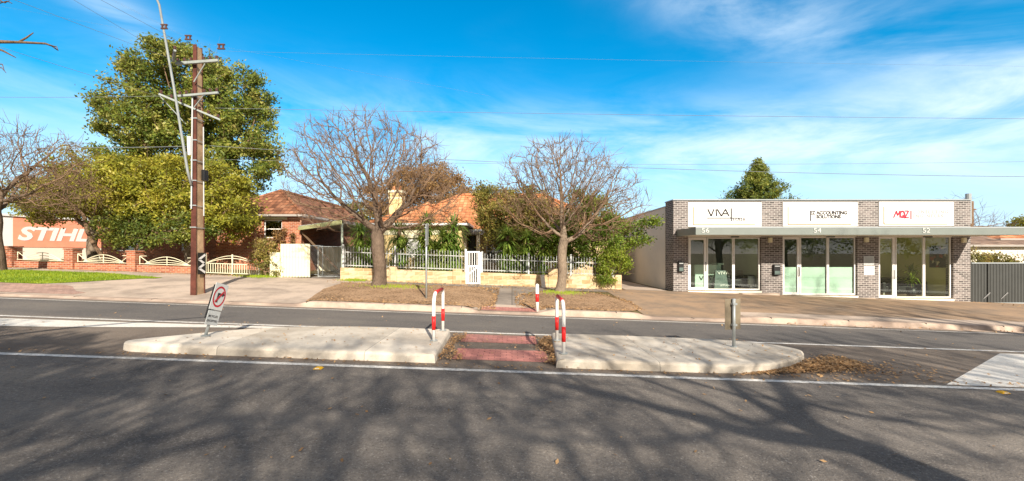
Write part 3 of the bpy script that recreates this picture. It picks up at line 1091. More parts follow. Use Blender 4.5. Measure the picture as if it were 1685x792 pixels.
def stroke(mb, pts, w, y):
    for p, q in zip(pts[:-1], pts[1:]):
        (x0, z0), (x1, z1) = p, q
        d = Vector((x1 - x0, 0, z1 - z0)) / 2
        n_ = Vector((-d.z, 0, d.x)).normalized() * (w / 2)
        mb.obox(((x0 + x1) / 2, y, (z0 + z1) / 2), d, n_, (0, 0.006, 0))


YS = YF - 0.017
s1 = sign(1132, 1253, 333, 373)
s2 = sign(1288, 1411, 332.5, 372.5)
s3 = sign(1446, 1569, 332, 372)
tr = MB()
for sg, (xa, xb, zt, zb) in zip((s1, s2, s3), [(1141, 1242, 341, 370), (1296.5, 1400, 340.5, 369.5), (1454, 1558, 340, 369)]):
    q = MB()
    stroke(q, [(fx(xa), fz(zt)), (fx(xa), fz(zb)), (fx(xb), fz(zb))], 0.045, YS)
    q.build('trim_line', M['copper'], sg)
# V I V A drawn with its slanted strokes
q = MB()
pp = lambda x, y: (fx(x), fz(y))
for seg in ([(1164.5, 344.5), (1170, 356), (1174.5, 344.5)], [(1178, 344.5), (1179, 356)], [(1180, 344.5), (1187.0, 356), (1193.5, 344.5)], [(1193.5, 344.5), (1199.5, 356)], [(1190.5, 352), (1196, 352)]):
    stroke(q, [pp(*s_) for s_ in seg], 0.06, YS)
stroke(q, [pp(1163, 359), pp(1220.5, 359)], 0.04, YS - 0.003)
stroke(q, [pp(1203, 343), pp(1203, 364)], 0.05, YS - 0.006)
q.build('lettering', M['ink'], s1)
text('HAIR', 0.22, (fx(1205), YS, fz(364.5)), (1, 0, 0), (0, 0, 1), M['ink'], s1, sx=1.25)
text('EZ ACCOUNTING', 0.22, (fx(1363), YS, fz(353)), (1, 0, 0), (0, 0, 1), M['ink'], s2, bold=0.009, align='CENTER', sx=0.94)
text('SOLUTIONS', 0.22, (fx(1363), YS, fz(359.5)), (1, 0, 0), (0, 0, 1), M['ink'], s2, bold=0.009, align='CENTER', sx=0.94)
q = MB()
stroke(q, [pp(1333.5, 347), pp(1333.5, 364)], 0.045, YS)
q.build('divider', M['ink'], s2)
q = MB()
for yy in (350, 357.5, 365):
    stroke(q, [pp(1312, yy), pp(1328, yy)], 0.05, YS)
stroke(q, [pp(1312, 347), pp(1312, 366)], 0.04, YS - 0.003)
q.build('emblem', plain('pale_mint_emblem', (0.62, 0.72, 0.69), 0.02), s2)
q = MB()
for seg in ([(1470, 358.5), (1474.5, 347.5), (1476.5, 355), (1480.5, 347.5), (1480.5, 358.5)], [(1488.7, 347.5), (1494.5, 347.5), (1488.7, 358.5), (1495, 358.5)], [(1484.5, 354.5), (1488.5, 359.5)]):
    stroke(q, [pp(*t_) for t_ in seg], 0.06, YS)
stroke(q, [pp(1484.3 + 3.6 * math.cos(a * math.pi / 8), 353 + 5.2 * math.sin(a * math.pi / 8)) for a in range(17)], 0.07, YS - 0.004)
q.build('lettering', M['redink'], s3)
q = MB()
stroke(q, [pp(1498.5, 347), pp(1498.5, 361)], 0.05, YS)
q.build('divider', M['redink'], s3)
text('CONSULTING', 0.22, (fx(1501), YS, fz(351.5)), (1, 0, 0), (0, 0, 1), M['paleink'], s3, bold=0.008, spacing=1.25)
text('ENGINEERS', 0.22, (fx(1501), YS, fz(358.2)), (1, 0, 0), (0, 0, 1), M['paleink'], s3, bold=0.008, spacing=1.32)
# wall fittings
def letterbox(x0, x1, y0, y1, m):
    o = MB().box(fx(x0), fx(x1), YF - 0.13, YF - 0.002, fz(y1), fz(y0)).build('letter_box', m, shop, bevel=0.01)
    MB().box(fx(x0) + 0.03, fx(x1) - 0.03, YF - 0.14, YF - 0.13, fz(y0) - 0.10, fz(y0) - 0.07).build('slot', M['fencegrey'], o)
    MB().box(fx(x0) + 0.03, fx(x1) - 0.03, YF - 0.137, YF - 0.13, fz(y1) + 0.04, fz(y1) + 0.2).build('front_plate', M['slate'], o)


letterbox(1115, 1123.5, 430.5, 447.5, M['black'])
letterbox(1271, 1281.5, 435, 453, M['black'])
MB().box(fx(1421), fx(1438), YF - 0.012, YF - 0.001, fz(436), fz(421.5)).build('notice_plate', M['fencegrey'], shop)
MB().box(fx(1421.5), fx(1438.5), YF - 0.012, YF - 0.001, fz(452.5), fz(438)).build('notice_plate', M['signwhite'], shop)
q = MB()
for k in range(5):
    q.box(fx(1423.5), fx(1435.5), YF - 0.016, YF - 0.012, fz(425 + 2 * k), fz(425 + 2 * k) + 0.012)
q.build('notice_text', M['canopy'], shop)
for px, py in ((1266, 395.5), (1424, 395), (1584, 395.5)):
    MB().box(fx(px) - 0.08, fx(px) + 0.08, YF - 0.12, YF - 0.002, fz(py + 4), fz(py - 4)).build('wall_light', M['cream'], shop, bevel=0.015)

# things inside the shops
desk = thing('reception_desk', (fx(1164), YF + 1.1, fz(478)), 'pale green reception desk behind the glass of the left shop', 'desk')
zz = fz(478) + 0.02
MB().box(8.73, 10.0, YF + 0.9, YF + 1.4, zz, fz(437)).build('counter', M['film'], desk)
MB().box(9.8, 10.12, YF + 0.88, YF + 1.42, fz(437) + 0.002, fz(434)).build('counter_top', M['film'], desk)
q = MB()
for seg in ([(1151, 455), (1154, 461), (1157, 455)], [(1158.5, 455), (1159, 461)], [(1160, 455), (1163.5, 461), (1166.5, 455), (1169.5, 461)]):
    kk = (YF + 0.885) / YF
    stroke(q, [(fx(x) * kk, CZ + (fz(y) - CZ) * kk) for x, y in seg], 0.045, YF + 0.89)
q.build('lettering', M['ink'], desk)
bd = thing('sandwich_board', ((fx(1186) * 1.025), YF + 0.5, zz), 'dark green sandwich board standing inside the left shop window', 'sign')
for sgn in (-1, 1):
    yb, yt = YF + 0.48 + sgn * 0.2, YF + 0.48 + sgn * 0.02
    o = MB().add([((fx(1172) * 1.025), yb, zz), ((fx(1199) * 1.025), yb, zz), ((fx(1196) * 1.025), yt, fz(446)), ((fx(1177) * 1.025), yt, fz(446)),
                  ((fx(1172) * 1.025), yb + 0.02, zz), ((fx(1199) * 1.025), yb + 0.02, zz), ((fx(1196) * 1.025), yt + 0.02, fz(446)), ((fx(1177) * 1.025), yt + 0.02, fz(446))],
                 [(0, 1, 2, 3), (7, 6, 5, 4), (0, 4, 5, 1), (1, 5, 6, 2), (2, 6, 7, 3), (3, 7, 4, 0)]).build('board', M['slate'], bd)
tv = Vector((0, 0.18, fz(446) - zz)).normalized()
text('VIVA', 0.2, Vector(((fx(1179) * 1.025), YF + 0.385, fz(452.5))), (1, 0, 0), tv, M['white'], bd, sx=1.3)
text('LET\'S CHAT', 0.11, Vector(((fx(1182) * 1.025), YF + 0.30, fz(472))), (1, 0, 0), tv, M['white'], bd)
def sofa(x0, x1, y0, z, lb, m=M['sofa']):
    s_ = thing('sofa', ((x0 + x1) / 2, y0, z), lb, 'sofa')
    MB().box(x0 + 0.15, x1 - 0.15, y0, y0 + 0.62, z + 0.12, z + 0.42).build('seat', m, s_, bevel=0.04)
    MB().box(x0 + 0.15, x1 - 0.15, y0 + 0.62, y0 + 0.82, z + 0.12, z + 0.82).build('backrest', m, s_, bevel=0.05)
    for a in (x0, x1 - 0.149):
        MB().box(a, a + 0.148, y0, y0 + 0.82, z + 0.1, z + 0.6).build('armrest', m, s_, bevel=0.04)
    for a in (x0 + 0.06, x1 - 0.06):
        for b in (y0 + 0.06, y0 + 0.76):
            MB().box(a - 0.02, a + 0.02, b - 0.02, b + 0.02, z, z + 0.1).build('leg', M['alu'], s_)
sofa(10.35, 11.6, YF + 1.0, zz, 'black sofa in the corner of the left shop')
zz3 = fz(491) + 0.02
sofa(18.2, 20.35, YF + 1.4, zz3, 'long black sofa in the right hand shop')
bn = thing('waste_bin', (11.33, YF + 0.7, zz), 'tall grey bin on a small foot inside the left shop', 'bin')
MB().tube([(11.33, YF + 0.7, zz + 0.18), (11.33, YF + 0.7, zz + 0.6)], 0.15, 16).build('body', M['fencegrey'], bn, True)
MB().tube([(11.33, YF + 0.7, zz), (11.33, YF + 0.7, zz + 0.17)], [0.1, 0.03], 12).build('foot', M['alu'], bn)
MB().tube([(11.33, YF + 0.7, zz + 0.6), (11.33, YF + 0.7, zz + 0.64)], [0.155, 0.13], 16).build('lid', M['black'], bn)
pt = thing('painting', (fx(1569) + 0.2, 20.4, 1.2), 'large framed abstract painting of red and black shapes in the right shop', 'painting')
kk = (YF + 2.4) / YF
def f_paint(N, b):
    v = N.new('ShaderNodeTexVoronoi')
    N.l.new(pos(N), v.inputs['Vector'])
    v.inputs['Scale'].default_value = 6.5
    c = N.ramp(v.outputs['Color'], [(0.2, (0.02, 0.015, 0.012)), (0.45, (0.35, 0.06, 0.03)), (0.6, (0.05, 0.03, 0.03)), (0.85, (0.7, 0.6, 0.45))], 'CONSTANT')
    N.l.new(c, b.inputs['Base Color'])
xw = fx(1569) + 0.25
ya_, yb_ = 20.0, 20.75
MB().box(xw - 0.03, xw - 0.003, ya_, yb_, 1.12, 2.08).build('canvas', mat('abstract_painting', f_paint, 0.6), pt)
q = MB()
for a_, b_, c_, d_ in ((ya_ - 0.03, ya_ - 0.001, 1.09, 2.11), (yb_ + 0.001, yb_ + 0.03, 1.09, 2.11), (ya_, yb_, 1.09, 1.119), (ya_, yb_, 2.081, 2.11)):
    q.box(xw - 0.04, xw - 0.002, a_, b_, c_, d_)
q.build('frame', M['black'], pt)


def rosette(c, rng, n, L, w, up=0.25, spread=1.0):
    """sword leaves bursting from a point"""
    d = rng.normal(size=(n, 3)); d[:, 2] = np.abs(d[:, 2]) * spread - (1 - up) * 0.6 + up * 0.5
    d /= np.linalg.norm(d, axis=1)[:, None]
    Ls = (L * rng.uniform(0.6, 1.1, n))[:, None]
    s = np.cross(d, np.array([0, 0, 1.0])) + 1e-6
    s /= np.linalg.norm(s, axis=1)[:, None]
    b = np.asarray(c) + rng.normal(size=(n, 3)) * 0.03
    mid = b + d * Ls * 0.55
    tip = b + d * Ls + np.array([0, 0, -1.0]) * Ls * rng.uniform(0.05, 0.45, (n, 1))
    V = np.stack([b - s * w * 0.4, b + s * w * 0.4, mid + s * w, mid - s * w, tip + s * 0.003, tip - s * 0.003], 1).reshape(-1, 3)
    k = np.arange(n)[:, None] * 6
    Q = np.concatenate([k + np.array([0, 1, 2, 3]), k + np.array([3, 2, 4, 5])])
    return V, Q


def merge(parts):
    Vs, Qs, k = [], [], 0
    for V, Q in parts:
        Vs.append(V); Qs.append(Q + k); k += len(V)
    return np.concatenate(Vs), np.concatenate(Qs)


pl = thing('potted_plant', (19.0, YF + 0.8, zz3), 'leafy pot plant behind the window of the right shop', 'plant')
MB().tube([(19.0, YF + 0.8, zz3), (19.0, YF + 0.8, zz3 + 0.4)], [0.16, 0.2], 14).build('pot', M['black'], pl, True)
MB().tube([(19.0, YF + 0.8, zz3 + 0.4), (19.0, YF + 0.8, zz3 + 1.2)], 0.02, 6).build('stem', M['barkbrown'], pl)
rng = np.random.default_rng(5)
V, Q = merge([rosette((19.0, YF + 0.8, zz3 + h), rng, 26, 0.6, 0.035, 0.3) for h in (0.7, 0.95, 1.2)])
np_mesh('leaves', V, Q, M['leaf_green'], pl)


# ------------------------------------------------------------------ houses
def hip_roof(mb, x0, x1, y0, y1, ze, pitch, over=0.35, th=0.12):
    x0 -= over; x1 += over; y0 -= over; y1 += over
    w, d = x1 - x0, y1 - y0
    r = min(w, d) / 2
    zr = ze + r * pitch
    if w >= d:
        a, b = (x0 + r, (y0 + y1) / 2, zr), (x1 - r, (y0 + y1) / 2, zr)
    else:
        a, b = ((x0 + x1) / 2, y0 + r, zr), ((x0 + x1) / 2, y1 - r, zr)
    c = [(x0, y0, ze), (x1, y0, ze), (x1, y1, ze), (x0, y1, ze)]
    lo = [(x, y, z - th) for x, y, z in c]
    if w >= d:
        fs = [(0, 1, 5, 4), (1, 2, 5), (2, 3, 4, 5), (3, 0, 4)]
    else:
        fs = [(0, 1, 4), (1, 2, 5, 4), (2, 3, 5), (3, 0, 4, 5)]
    mb.add(c + [a, b], fs)
    mb.add(c + lo, [(0, 4, 5, 1), (1, 5, 6, 2), (2, 6, 7, 3), (3, 7, 4, 0), (7, 6, 5, 4)], 1)
    return (c, a, b)


def ridge_caps(mb, c, a, b, r=0.1):
    lift = Vector((0, 0, 0.04))
    A, B = Vector(a), Vector(b)
    mb.tube([A + lift, B + lift], r, 6) if (A - B).length > 0.1 else None
    for p in c:
        P = Vector(p)
        q = A if (P - A).length < (P - B).length else B
        mb.tube([P + lift, q + lift], r, 6)


def gutter(mb, x0, x1, y0, y1, ze, over=0.35):
    x0 -= over; x1 += over; y0 -= over; y1 += over
    for a, b in (((x0, y0), (x1, y0)), ((x1, y0), (x1, y1)), ((x0, y0), (x0, y1))):
        d = 0.06
        ox = (b[1] - a[1]) and (d if a[0] == x1 else -d)
        oy = -d if a[1] == b[1] else 0
        mb.bar((a[0] + ox, a[1] + oy, ze - 0.05), (b[0] + ox, b[1] + oy, ze - 0.05), 0.11, 0.11)


def house_window(x0, x1, z0, z1, y, parent, bars=1, fm='white', gm='darkglass'):
    q = MB(); frame(q, x0, x1, y - 0.03, y + 0.02, z0, z1, 0.06)
    for k in range(bars):
        zz_ = z0 + (z1 - z0) * (k + 1) / (bars + 1)
        q.box(x0 + 0.06, x1 - 0.06, y - 0.028, y + 0.018, zz_ - 0.025, zz_ + 0.025)
    w_ = q.build('window', M[fm], parent)
    MB().box(x0 + 0.06, x1 - 0.06, y - 0.012, y - 0.004, z0 + 0.06, z1 - 0.06).build('pane', M[gm], w_)
    MB().box(x0 - 0.05, x1 + 0.05, y - 0.09, y - 0.002, z0 - 0.06, z0 - 0.002).build('sill', M['stonewall'], w_)
    return w_


def walls(mb, x0, x1, y0, y1, z0, z1, holes=(), t=0.25, mi=0):
    """four walls, openings (x0,x1,z0,z1) cut in the front one"""
    cur = x0
    for hx0, hx1, hz0, hz1 in sorted(holes):
        mb.box(cur, hx0, y0, y0 + t, z0, z1, mi)
        mb.box(hx0, hx1, y0, y0 + t, z0, hz0, mi)
        mb.box(hx0, hx1, y0, y0 + t, hz1, z1, mi)
        cur = hx1
    mb.box(cur, x1, y0, y0 + t, z0, z1, mi)
    mb.box(x0, x0 + t, y0 + t, y1, z0, z1, mi)
    mb.box(x1 - t, x1, y0 + t, y1, z0, z1, mi)
    mb.box(x0 + t, x1 - t, y1 - t, y1, z0, z1, mi)


at = lambda px, py, Y: ((px - PX0) * Y / F0, Y, CZ + (HY - py) * Y / F0)

# brick house on the left
HA = thing('brick_house', (-14, 24.3, 0.8), 'red brick house with a brown tiled hip roof behind the cream steel gate', 'house')
q = MB()
zE = 3.95
hx0, hx1 = at(434, 0, 24.3)[0], at(464, 0, 24.3)[0]
walls(q, -16.9, -12.1, 24.3, 38, 0.4, zE - 0.10, [(hx0, hx1, at(0, 392, 24.3)[2], at(0, 362, 24.3)[2])])
walls(q, -25.4, -16.9, 26.3, 37.5, 0.4, zE - 0.10, [(-20.5, -19.0, 1.9, 3.2), (-24.5, -23.0, 1.9, 3.2)])
q.build('wall', M['redbrick'], HA)
q = MB(); c_, a_, b_ = hip_roof(q, -16.9, -12.1, 24.3, 38, zE, 0.62)
rfA = q.build('roof', [M['tile_brown'], M['gutter']], HA)
q2 = MB(); ridge_caps(q2, c_, a_, b_); q2.build('ridge_caps', M['tile_brown'], rfA)
q = MB(); c_, a_, b_ = hip_roof(q, -25.4, -16.9, 26.3, 37.5, zE + 0.002, 0.62)
rfA2 = q.build('roof', [M['tile_brown'], M['gutter']], HA)
q2 = MB(); ridge_caps(q2, c_, a_, b_); q2.build('ridge_caps', M['tile_brown'], rfA2)
q = MB(); gutter(q, -16.9, -12.1, 24.3, 38, zE); q.build('gutter', M['gutter'], HA)
house_window(hx0, hx1, at(0, 392, 24.3)[2], at(0, 362, 24.3)[2], 24.4, HA)
house_window(-20.5, -19.0, 1.9, 3.2, 26.4, HA)
house_window(-24.5, -23.0, 1.9, 3.2, 26.4, HA)
MB().box(hx0 - 0.3, hx1 + 0.3, 24.26, 24.297, at(0, 362, 24.3)[2] + 0.02, at(0, 360, 24.3)[2] + 0.14).build('lintel', M['cream'], HA)
MB().tube([(-12.02, 24.2, zE - 0.1), (-12.02, 24.2, 0.5)], 0.04, 8).build('downpipe', M['redbrick'], HA)

# carport roof between the two houses
CPt = thing('carport', (-9.8, 22, 0.6), 'lean-to carport with pale green edge beam on a grey post between the houses', 'carport')
zc = 3.28
outl = [(-7.85, 19.75), (-7.85, 30), (-12.05, 30), (-12.05, 24.0)]
MB().prism(outl[::-1], zc, zc + 0.04).build('roof_sheet', M['fencegrey'], CPt)
q = MB(); q.bar((-7.9, 19.68, zc - 0.07), (-12.0, 23.93, zc - 0.12), 0.06, 0.20); q.build('edge_beam', plain('pale_green_beam', (0.50, 0.52, 0.26), 0.1), CPt)
MB().bar((-7.82, 19.8, zc - 0.05), (-7.82, 29.9, zc - 0.05), 0.06, 0.14).build('gutter', M['gutter'], CPt)
for yy in (19.78, 25.0, 29.8):
    MB().tube([(-7.9, yy, G(-7.9, yy) - 0.1), (-7.9, yy, zc - 0.12)], 0.05, 8).build('post', plain('pale_green_post', (0.40, 0.46, 0.38), 0.1), CPt)
ld = MB().bar((-11.9, 24.0, 3.0), (-8.75, 22.0, G(-8.75, 22.0) + 0.03), 0.05, 0.10).build('timber_prop', M['barkbrown'])
tag(ld, 'brown timber plank leaning from the brick corner down behind the wire gate', 'plank')

# cream house with orange roof
HB = thing('cream_house', (-2, 24, 0.4), 'cream stone house with bright orange tiled hip roofs and a white gate in front', 'house')
zL, zM = 3.38, 3.18
Y1, Y2 = 23.2, 25.6
sx0, sx1 = at(668, 0, Y1)[0], at(698, 0, Y1)[0]
sz0, sz1 = at(0, 424, Y1)[2], at(0, 387, Y1)[2]
q = MB()
walls(q, -7.3, -2.75, Y1, Y2 + 1, 0.2, zL - 0.11, [(sx0, sx1, sz0, sz1)])
q.build('wall', M['yellowwall'], HB)
q = MB()
dx0, dx1 = at(770, 0, Y2)[0], at(783, 0, Y2)[0]
dzt = at(0, 388, Y2)[2]
walls(q, -7.6, 6.2, Y2, 33.6, 0.0, zM - 0.11, [(dx0, dx1, 0.45, dzt), (at(800, 0, Y2)[0], at(835, 0, Y2)[0], 1.2, 2.6), (at(900, 0, Y2)[0], at(940, 0, Y2)[0], 1.2, 2.6)])
q.build('wall', M['stonewall'], HB)
MB().box(sx0 - 1.2, sx1 + 1.2, Y1 - 0.02, Y1 - 0.003, at(0, 386.5, Y1)[2], at(0, 379, Y1)[2]).build('render_band', M['cream'], HB)
q = MB(); c_, a_, b_ = hip_roof(q, -7.6, 6.2, Y2, 33.6, zM, 0.60)
r1 = q.build('roof', [M['tile_orange'], M['gutter']], HB)
q2 = MB(); ridge_caps(q2, c_, a_, b_); q2.build('ridge_caps', M['tile_orange'], r1)
q = MB(); c_, a_, b_ = hip_roof(q, -7.3, -2.75, Y1, Y2 + 5, zL, 0.50)
r2 = q.build('roof', [M['tile_orange'], M['gutter']], HB)
q2 = MB(); ridge_caps(q2, c_, a_, b_); q2.build('ridge_caps', M['tile_orange'], r2)
q = MB(); gutter(q, -7.3, -2.75, Y1, Y2 - 0.5, zL); gutter(q, -7.6, 6.2, Y2, 33.6, zM); q.build('gutter', M['white'], HB)
q = MB()
nsl = 16
for k in range(nsl):
    za = sz0 + (sz1 - sz0) * k / nsl
    q.box(sx0 + 0.03, sx1 - 0.03, Y1 + 0.02, Y1 + 0.05, za + 0.006, za + (sz1 - sz0) / nsl - 0.006)
q.box(sx0 + 0.02, sx1 - 0.02, Y1 + 0.055, Y1 + 0.07, sz0, sz1)
rs = q.build('roller_shutter', M['signwhite'], HB)
MB().box(sx0 - 0.03, sx1 + 0.03, Y1 - 0.12, Y1 - 0.003, sz1 - 0.16, sz1 + 0.04).build('shutter_box', M['cream'], rs)
MB().box(dx0 + 0.05, dx1 - 0.05, Y2 + 0.1, Y2 + 0.14, 0.5, dzt - 0.02).build('door', M['sofa'], HB)
for px in (765, 787):
    MB().box(at(px, 0, Y2 - 0.9)[0] - 0.1, at(px, 0, Y2 - 0.9)[0] + 0.1, Y2 - 1.0, Y2 - 0.8, 0.2, zM - 0.35).build('porch_column', M['render'], HB)
MB().box(dx0 - 1.0, dx1 + 1.4, Y2 - 1.1, Y2 - 0.36, zM - 0.34, zM - 0.14).build('porch_beam', M['gutter'], HB)
house_window(at(800, 0, Y2)[0], at(835, 0, Y2)[0], 1.2, 2.6, Y2 + 0.1, HB)
house_window(at(900, 0, Y2)[0], at(940, 0, Y2)[0], 1.2, 2.6, Y2 + 0.1, HB)
chx = at(653, 0, 28)[0]
ch = MB().box(chx - 0.42, chx + 0.42, 27.6, 28.4, 3.2, 5.7).build('chimney', M['yellowwall'], HB)
MB().box(chx - 0.5, chx + 0.5, 27.52, 28.48, 5.7, 5.85).box(chx - 0.46, chx + 0.46, 27.56, 28.44, 5.3, 5.38).build('chimney_cap', M['cream'], ch)
q = MB()
for k in (-0.2, 0.2):
    q.tube([(chx + k, 28, 5.85), (chx + k, 28, 6.15)], [0.12, 0.10], 10)
q.build('chimney_pots', M['tile_orange'], ch)

# house behind the charcoal fence on the right
HC = thing('neighbour_house', (30, 27, -0.4), 'low house with weathered brown tiles behind the charcoal fence', 'house')
q = MB(); walls(q, 27.0, 42, 27, 36, -1.8, 2.25, [(29.5, 31, 0.2, 1.7), (34, 35.5, 0.2, 1.7)]); q.build('wall', M['render'], HC)
q = MB(); c_, a_, b_ = hip_roof(q, 27.0, 42, 27, 36, 2.3, 0.22); rC = q.build('roof', [M['tile_grey'], M['gutter']], HC)
q2 = MB(); ridge_caps(q2, c_, a_, b_); q2.build('ridge_caps', M['tile_grey'], rC)
q = MB(); c_, a_, b_ = hip_roof(q, 32.5, 35.5, 28.3, 34, 2.75, 0.35, 0.1); q.build('dormer_roof', [M['tile_orange'], M['gutter']], HC)
house_window(29.5, 31, 0.2, 1.7, 27.1, HC)
house_window(34, 35.5, 0.2, 1.7, 27.1, HC)

# sign wall on the far left
SB = thing('sign_shed', (-31, 26, 1.4), 'low white shed with a faded orange advertising wall beyond the brick fence', 'building')
xs_ = -31.0
ya = 26.35
yb = 33.5
q = MB(); q.box(xs_ - 9, xs_ - 0.02, 24.9, 34.2, 0.9, 4.05); q.build('wall', M['render'], SB)
MB().box(xs_ - 9.1, xs_ + 0.10, 24.8, 34.3, 4.05, 4.18).build('roof', M['signwhite'], SB)
MB().box(xs_ - 0.015, xs_ + 0.01, 24.9, ya, 2.15, 4.05).build('white_panel', M['signwhite'], SB)
bb = MB().box(xs_ - 0.015, xs_ + 0.012, ya + 0.002, yb, 2.15, 4.05).build('sign_panel', M['orange_sign'], SB)
text('STIHL', 1.15, (xs_ + 0.02, ya + 0.2, 2.62), (0, 1, 0), (0, 0, 1), M['signwhite'], bb, bold=0.045, shear=0.25, thick=0.015, sx=1.22, spacing=1.0)
q = MB()
for k in range(48):
    yy = 25.0 + k * 0.185
    q.box(xs_ + 0.6, xs_ + 0.63, yy, yy + 0.05, 1.15, 2.08)
q.box(xs_ + 0.58, xs_ + 0.65, 24.9, 34, 2.08, 2.13)
SB.rotation_euler.z = R(-15)
yf = thing('yard_fence', (xs_ + 0.6, 29, 1.3), 'dark paling fence with pale posts below the orange sign wall', 'fence')
q.build('palings', M['black'], yf)
for yy in (25.3, 28.3, 31.4):
    MB().box(xs_ + 0.66, xs_ + 0.74, yy, yy + 0.08, 1.1, 2.25).build('post', M['white'], yf)

yf.rotation_euler.z = R(-15)
# ------------------------------------------------------------------ brick fence with arched metal panels
YA = 19.8
BF = thing('brick_fence', (-20, YA, 1.0), 'low red brick fence with square piers and arched white metal infill', 'fence')
afx = lambda px: (px - PX0) * YA / F0
piers = [afx(-230), afx(-110), afx(5), afx(105), afx(208), afx(316)]
for x in piers:
    g = G(x, YA)
    p_ = MB().box(x, x + 0.40, YA, YA + 0.45, g - 0.1, g + 0.90).build('pier', M['redbrick'], BF)
    MB().box(x - 0.03, x + 0.43, YA - 0.03, YA + 0.48, g + 0.902, g + 0.97).build('pier_cap', M['redbrick'], p_)


def arch_panel(x0, x1, parent):
    g = G((x0 + x1) / 2, YA)
    y = YA + 0.2
    zb, zt = g + 0.36, g + 0.72
    q = MB()
    sl = lambda x: -0.0355 * (x - (x0 + x1) / 2)
    for zz_ in (zb,):
        q.tube([(x0, y, zz_ + sl(x0)), (x1, y, zz_ + sl(x1))], 0.018, 6)
    for amp, base in ((0.36, 0.0), (0.22, 0.0), (0.10, 0.0)):
        pts = []
        for k in range(13):
            t = k / 12
            x = x0 + 0.25 + (x1 - x0 - 0.5) * t
            pts.append((x, y, zb + base + amp * math.sin(math.pi * t) + sl(x)))
        q.tube(pts, 0.016, 6)
    xm = (x0 + x1) / 2
    for x, h in ((x0 + 0.03, 0.36), (x1 - 0.03, 0.36), (xm, 0.38)):
        q.tube([(x, y, zb - 0.03 + sl(x)), (x, y, zb + h + sl(x))], 0.018, 6)
    q.tube([(x0 + 0.03, y, zb + 0.36 + sl(x0)), (x0 + 0.5, y, zb + sl(x0))], 0.016, 6)
    q.tube([(x1 - 0.03, y, zb + 0.36 + sl(x1)), (x1 - 0.5, y, zb + sl(x1))], 0.016, 6)
    q.tube([(x0 + 0.03, y, zb + 0.36 + sl(x0)), (x0 + 0.35, y, zb + 0.36 + sl(x0))], 0.014, 6)
    q.tube([(x1 - 0.03, y, zb + 0.36 + sl(x1)), (x1 - 0.35, y, zb + 0.36 + sl(x1))], 0.014, 6)
    q.build('metal_panel', M['cream'], parent)


for a, b in zip(piers[:-1], piers[1:]):
    x0, x1 = a + 0.4, b
    q = MB().add([(x0, YA + 0.1, G(x0, YA) - 0.1), (x1, YA + 0.1, G(x1, YA) - 0.1), (x1, YA + 0.34, G(x1, YA) - 0.1), (x0, YA + 0.34, G(x0, YA) - 0.1),
                  (x0, YA + 0.1, G(x0, YA) + 0.30), (x1, YA + 0.1, G(x1, YA) + 0.30), (x1, YA + 0.34, G(x1, YA) + 0.30), (x0, YA + 0.34, G(x0, YA) + 0.30)],
                 [(0, 1, 5, 4), (1, 2, 6, 5), (2, 3, 7, 6), (3, 0, 4, 7), (4, 5, 6, 7)])
    q.build('plinth', M['redbrick'], BF)
    arch_panel(x0 + 0.02, x1 - 0.02, BF)
# metal driveway gate right of the utility pole
gt = thing('driveway_gate', (afx(378), YA, 0.8), 'pale metal driveway gate with an arched top right of the utility pole', 'gate')
gx0, gx1 = afx(316) + 0.5, afx(422)
q = MB()
g = G((gx0 + gx1) / 2, YA)
n = 22
for k in range(n + 1):
    x = gx0 + (gx1 - gx0) * k / n
    q.box(x - 0.012, x + 0.012, YA + 0.19, YA + 0.21, G(x, YA) + 0.04, G(x, YA) + 0.50)
q.build('bars', M['cream'], gt)
q = MB()
for h in (0.06, 0.5):
    q.bar((gx0, YA + 0.2, G(gx0, YA) + h), (gx1, YA + 0.2, G(gx1, YA) + h), 0.04, 0.03)
for x in (gx0, (gx0 + gx1) / 2, gx1):
    q.bar((x, YA + 0.2, G(x, YA) + 0.02), (x, YA + 0.2, G(x, YA) + 0.95), 0.05, 0.05)
for amp in (0.38, 0.26):
    q.tube([(gx0 + (gx1 - gx0) * t / 14, YA + 0.2, G(gx0 + (gx1 - gx0) * t / 14, YA) + 0.5 + amp * math.sin(math.pi * t / 14)) for t in range(15)], 0.016, 6)
q.build('gate_frame', M['cream'], gt)

# cream ribbed steel gate
cg = thing('cream_gate', (-10, 19.5, 0.65), 'cream ribbed steel gate panel beside the straggly bush', 'gate')
x0, x1 = at(463, 0, 19.5)[0], at(508, 0, 19.5)[0]
z0, z1 = G(x0, 19.5) + 0.04, at(0, 403, 19.5)[2]
vs, fs = [], []
nn_ = 9 * 4
for k in range(nn_ + 1):
    x = x0 + (x1 - x0) * k / nn_
    d = (0, 0, -0.06, -0.06)[k % 4]
    vs += [(x, 19.5 + d, z0), (x, 19.5 + d, z1)]
    if k:
        fs.append((2 * k - 2, 2 * k, 2 * k + 1, 2 * k - 1))
sheet = MB().add(vs, fs).build('sheet', M['cream'], cg)
q = MB(); frame(q, x0 - 0.04, x1 + 0.04, 19.505, 19.56, z0 - 0.04, z1 + 0.04, 0.06); q.build('gate_frame', M['cream'], cg)
MB().box(x0 - 0.5, x0 - 0.05, 19.45, 19.6, G(x0, 19.5) - 0.1, z1 - 0.35).build('side_sheet', M['cream'], cg)

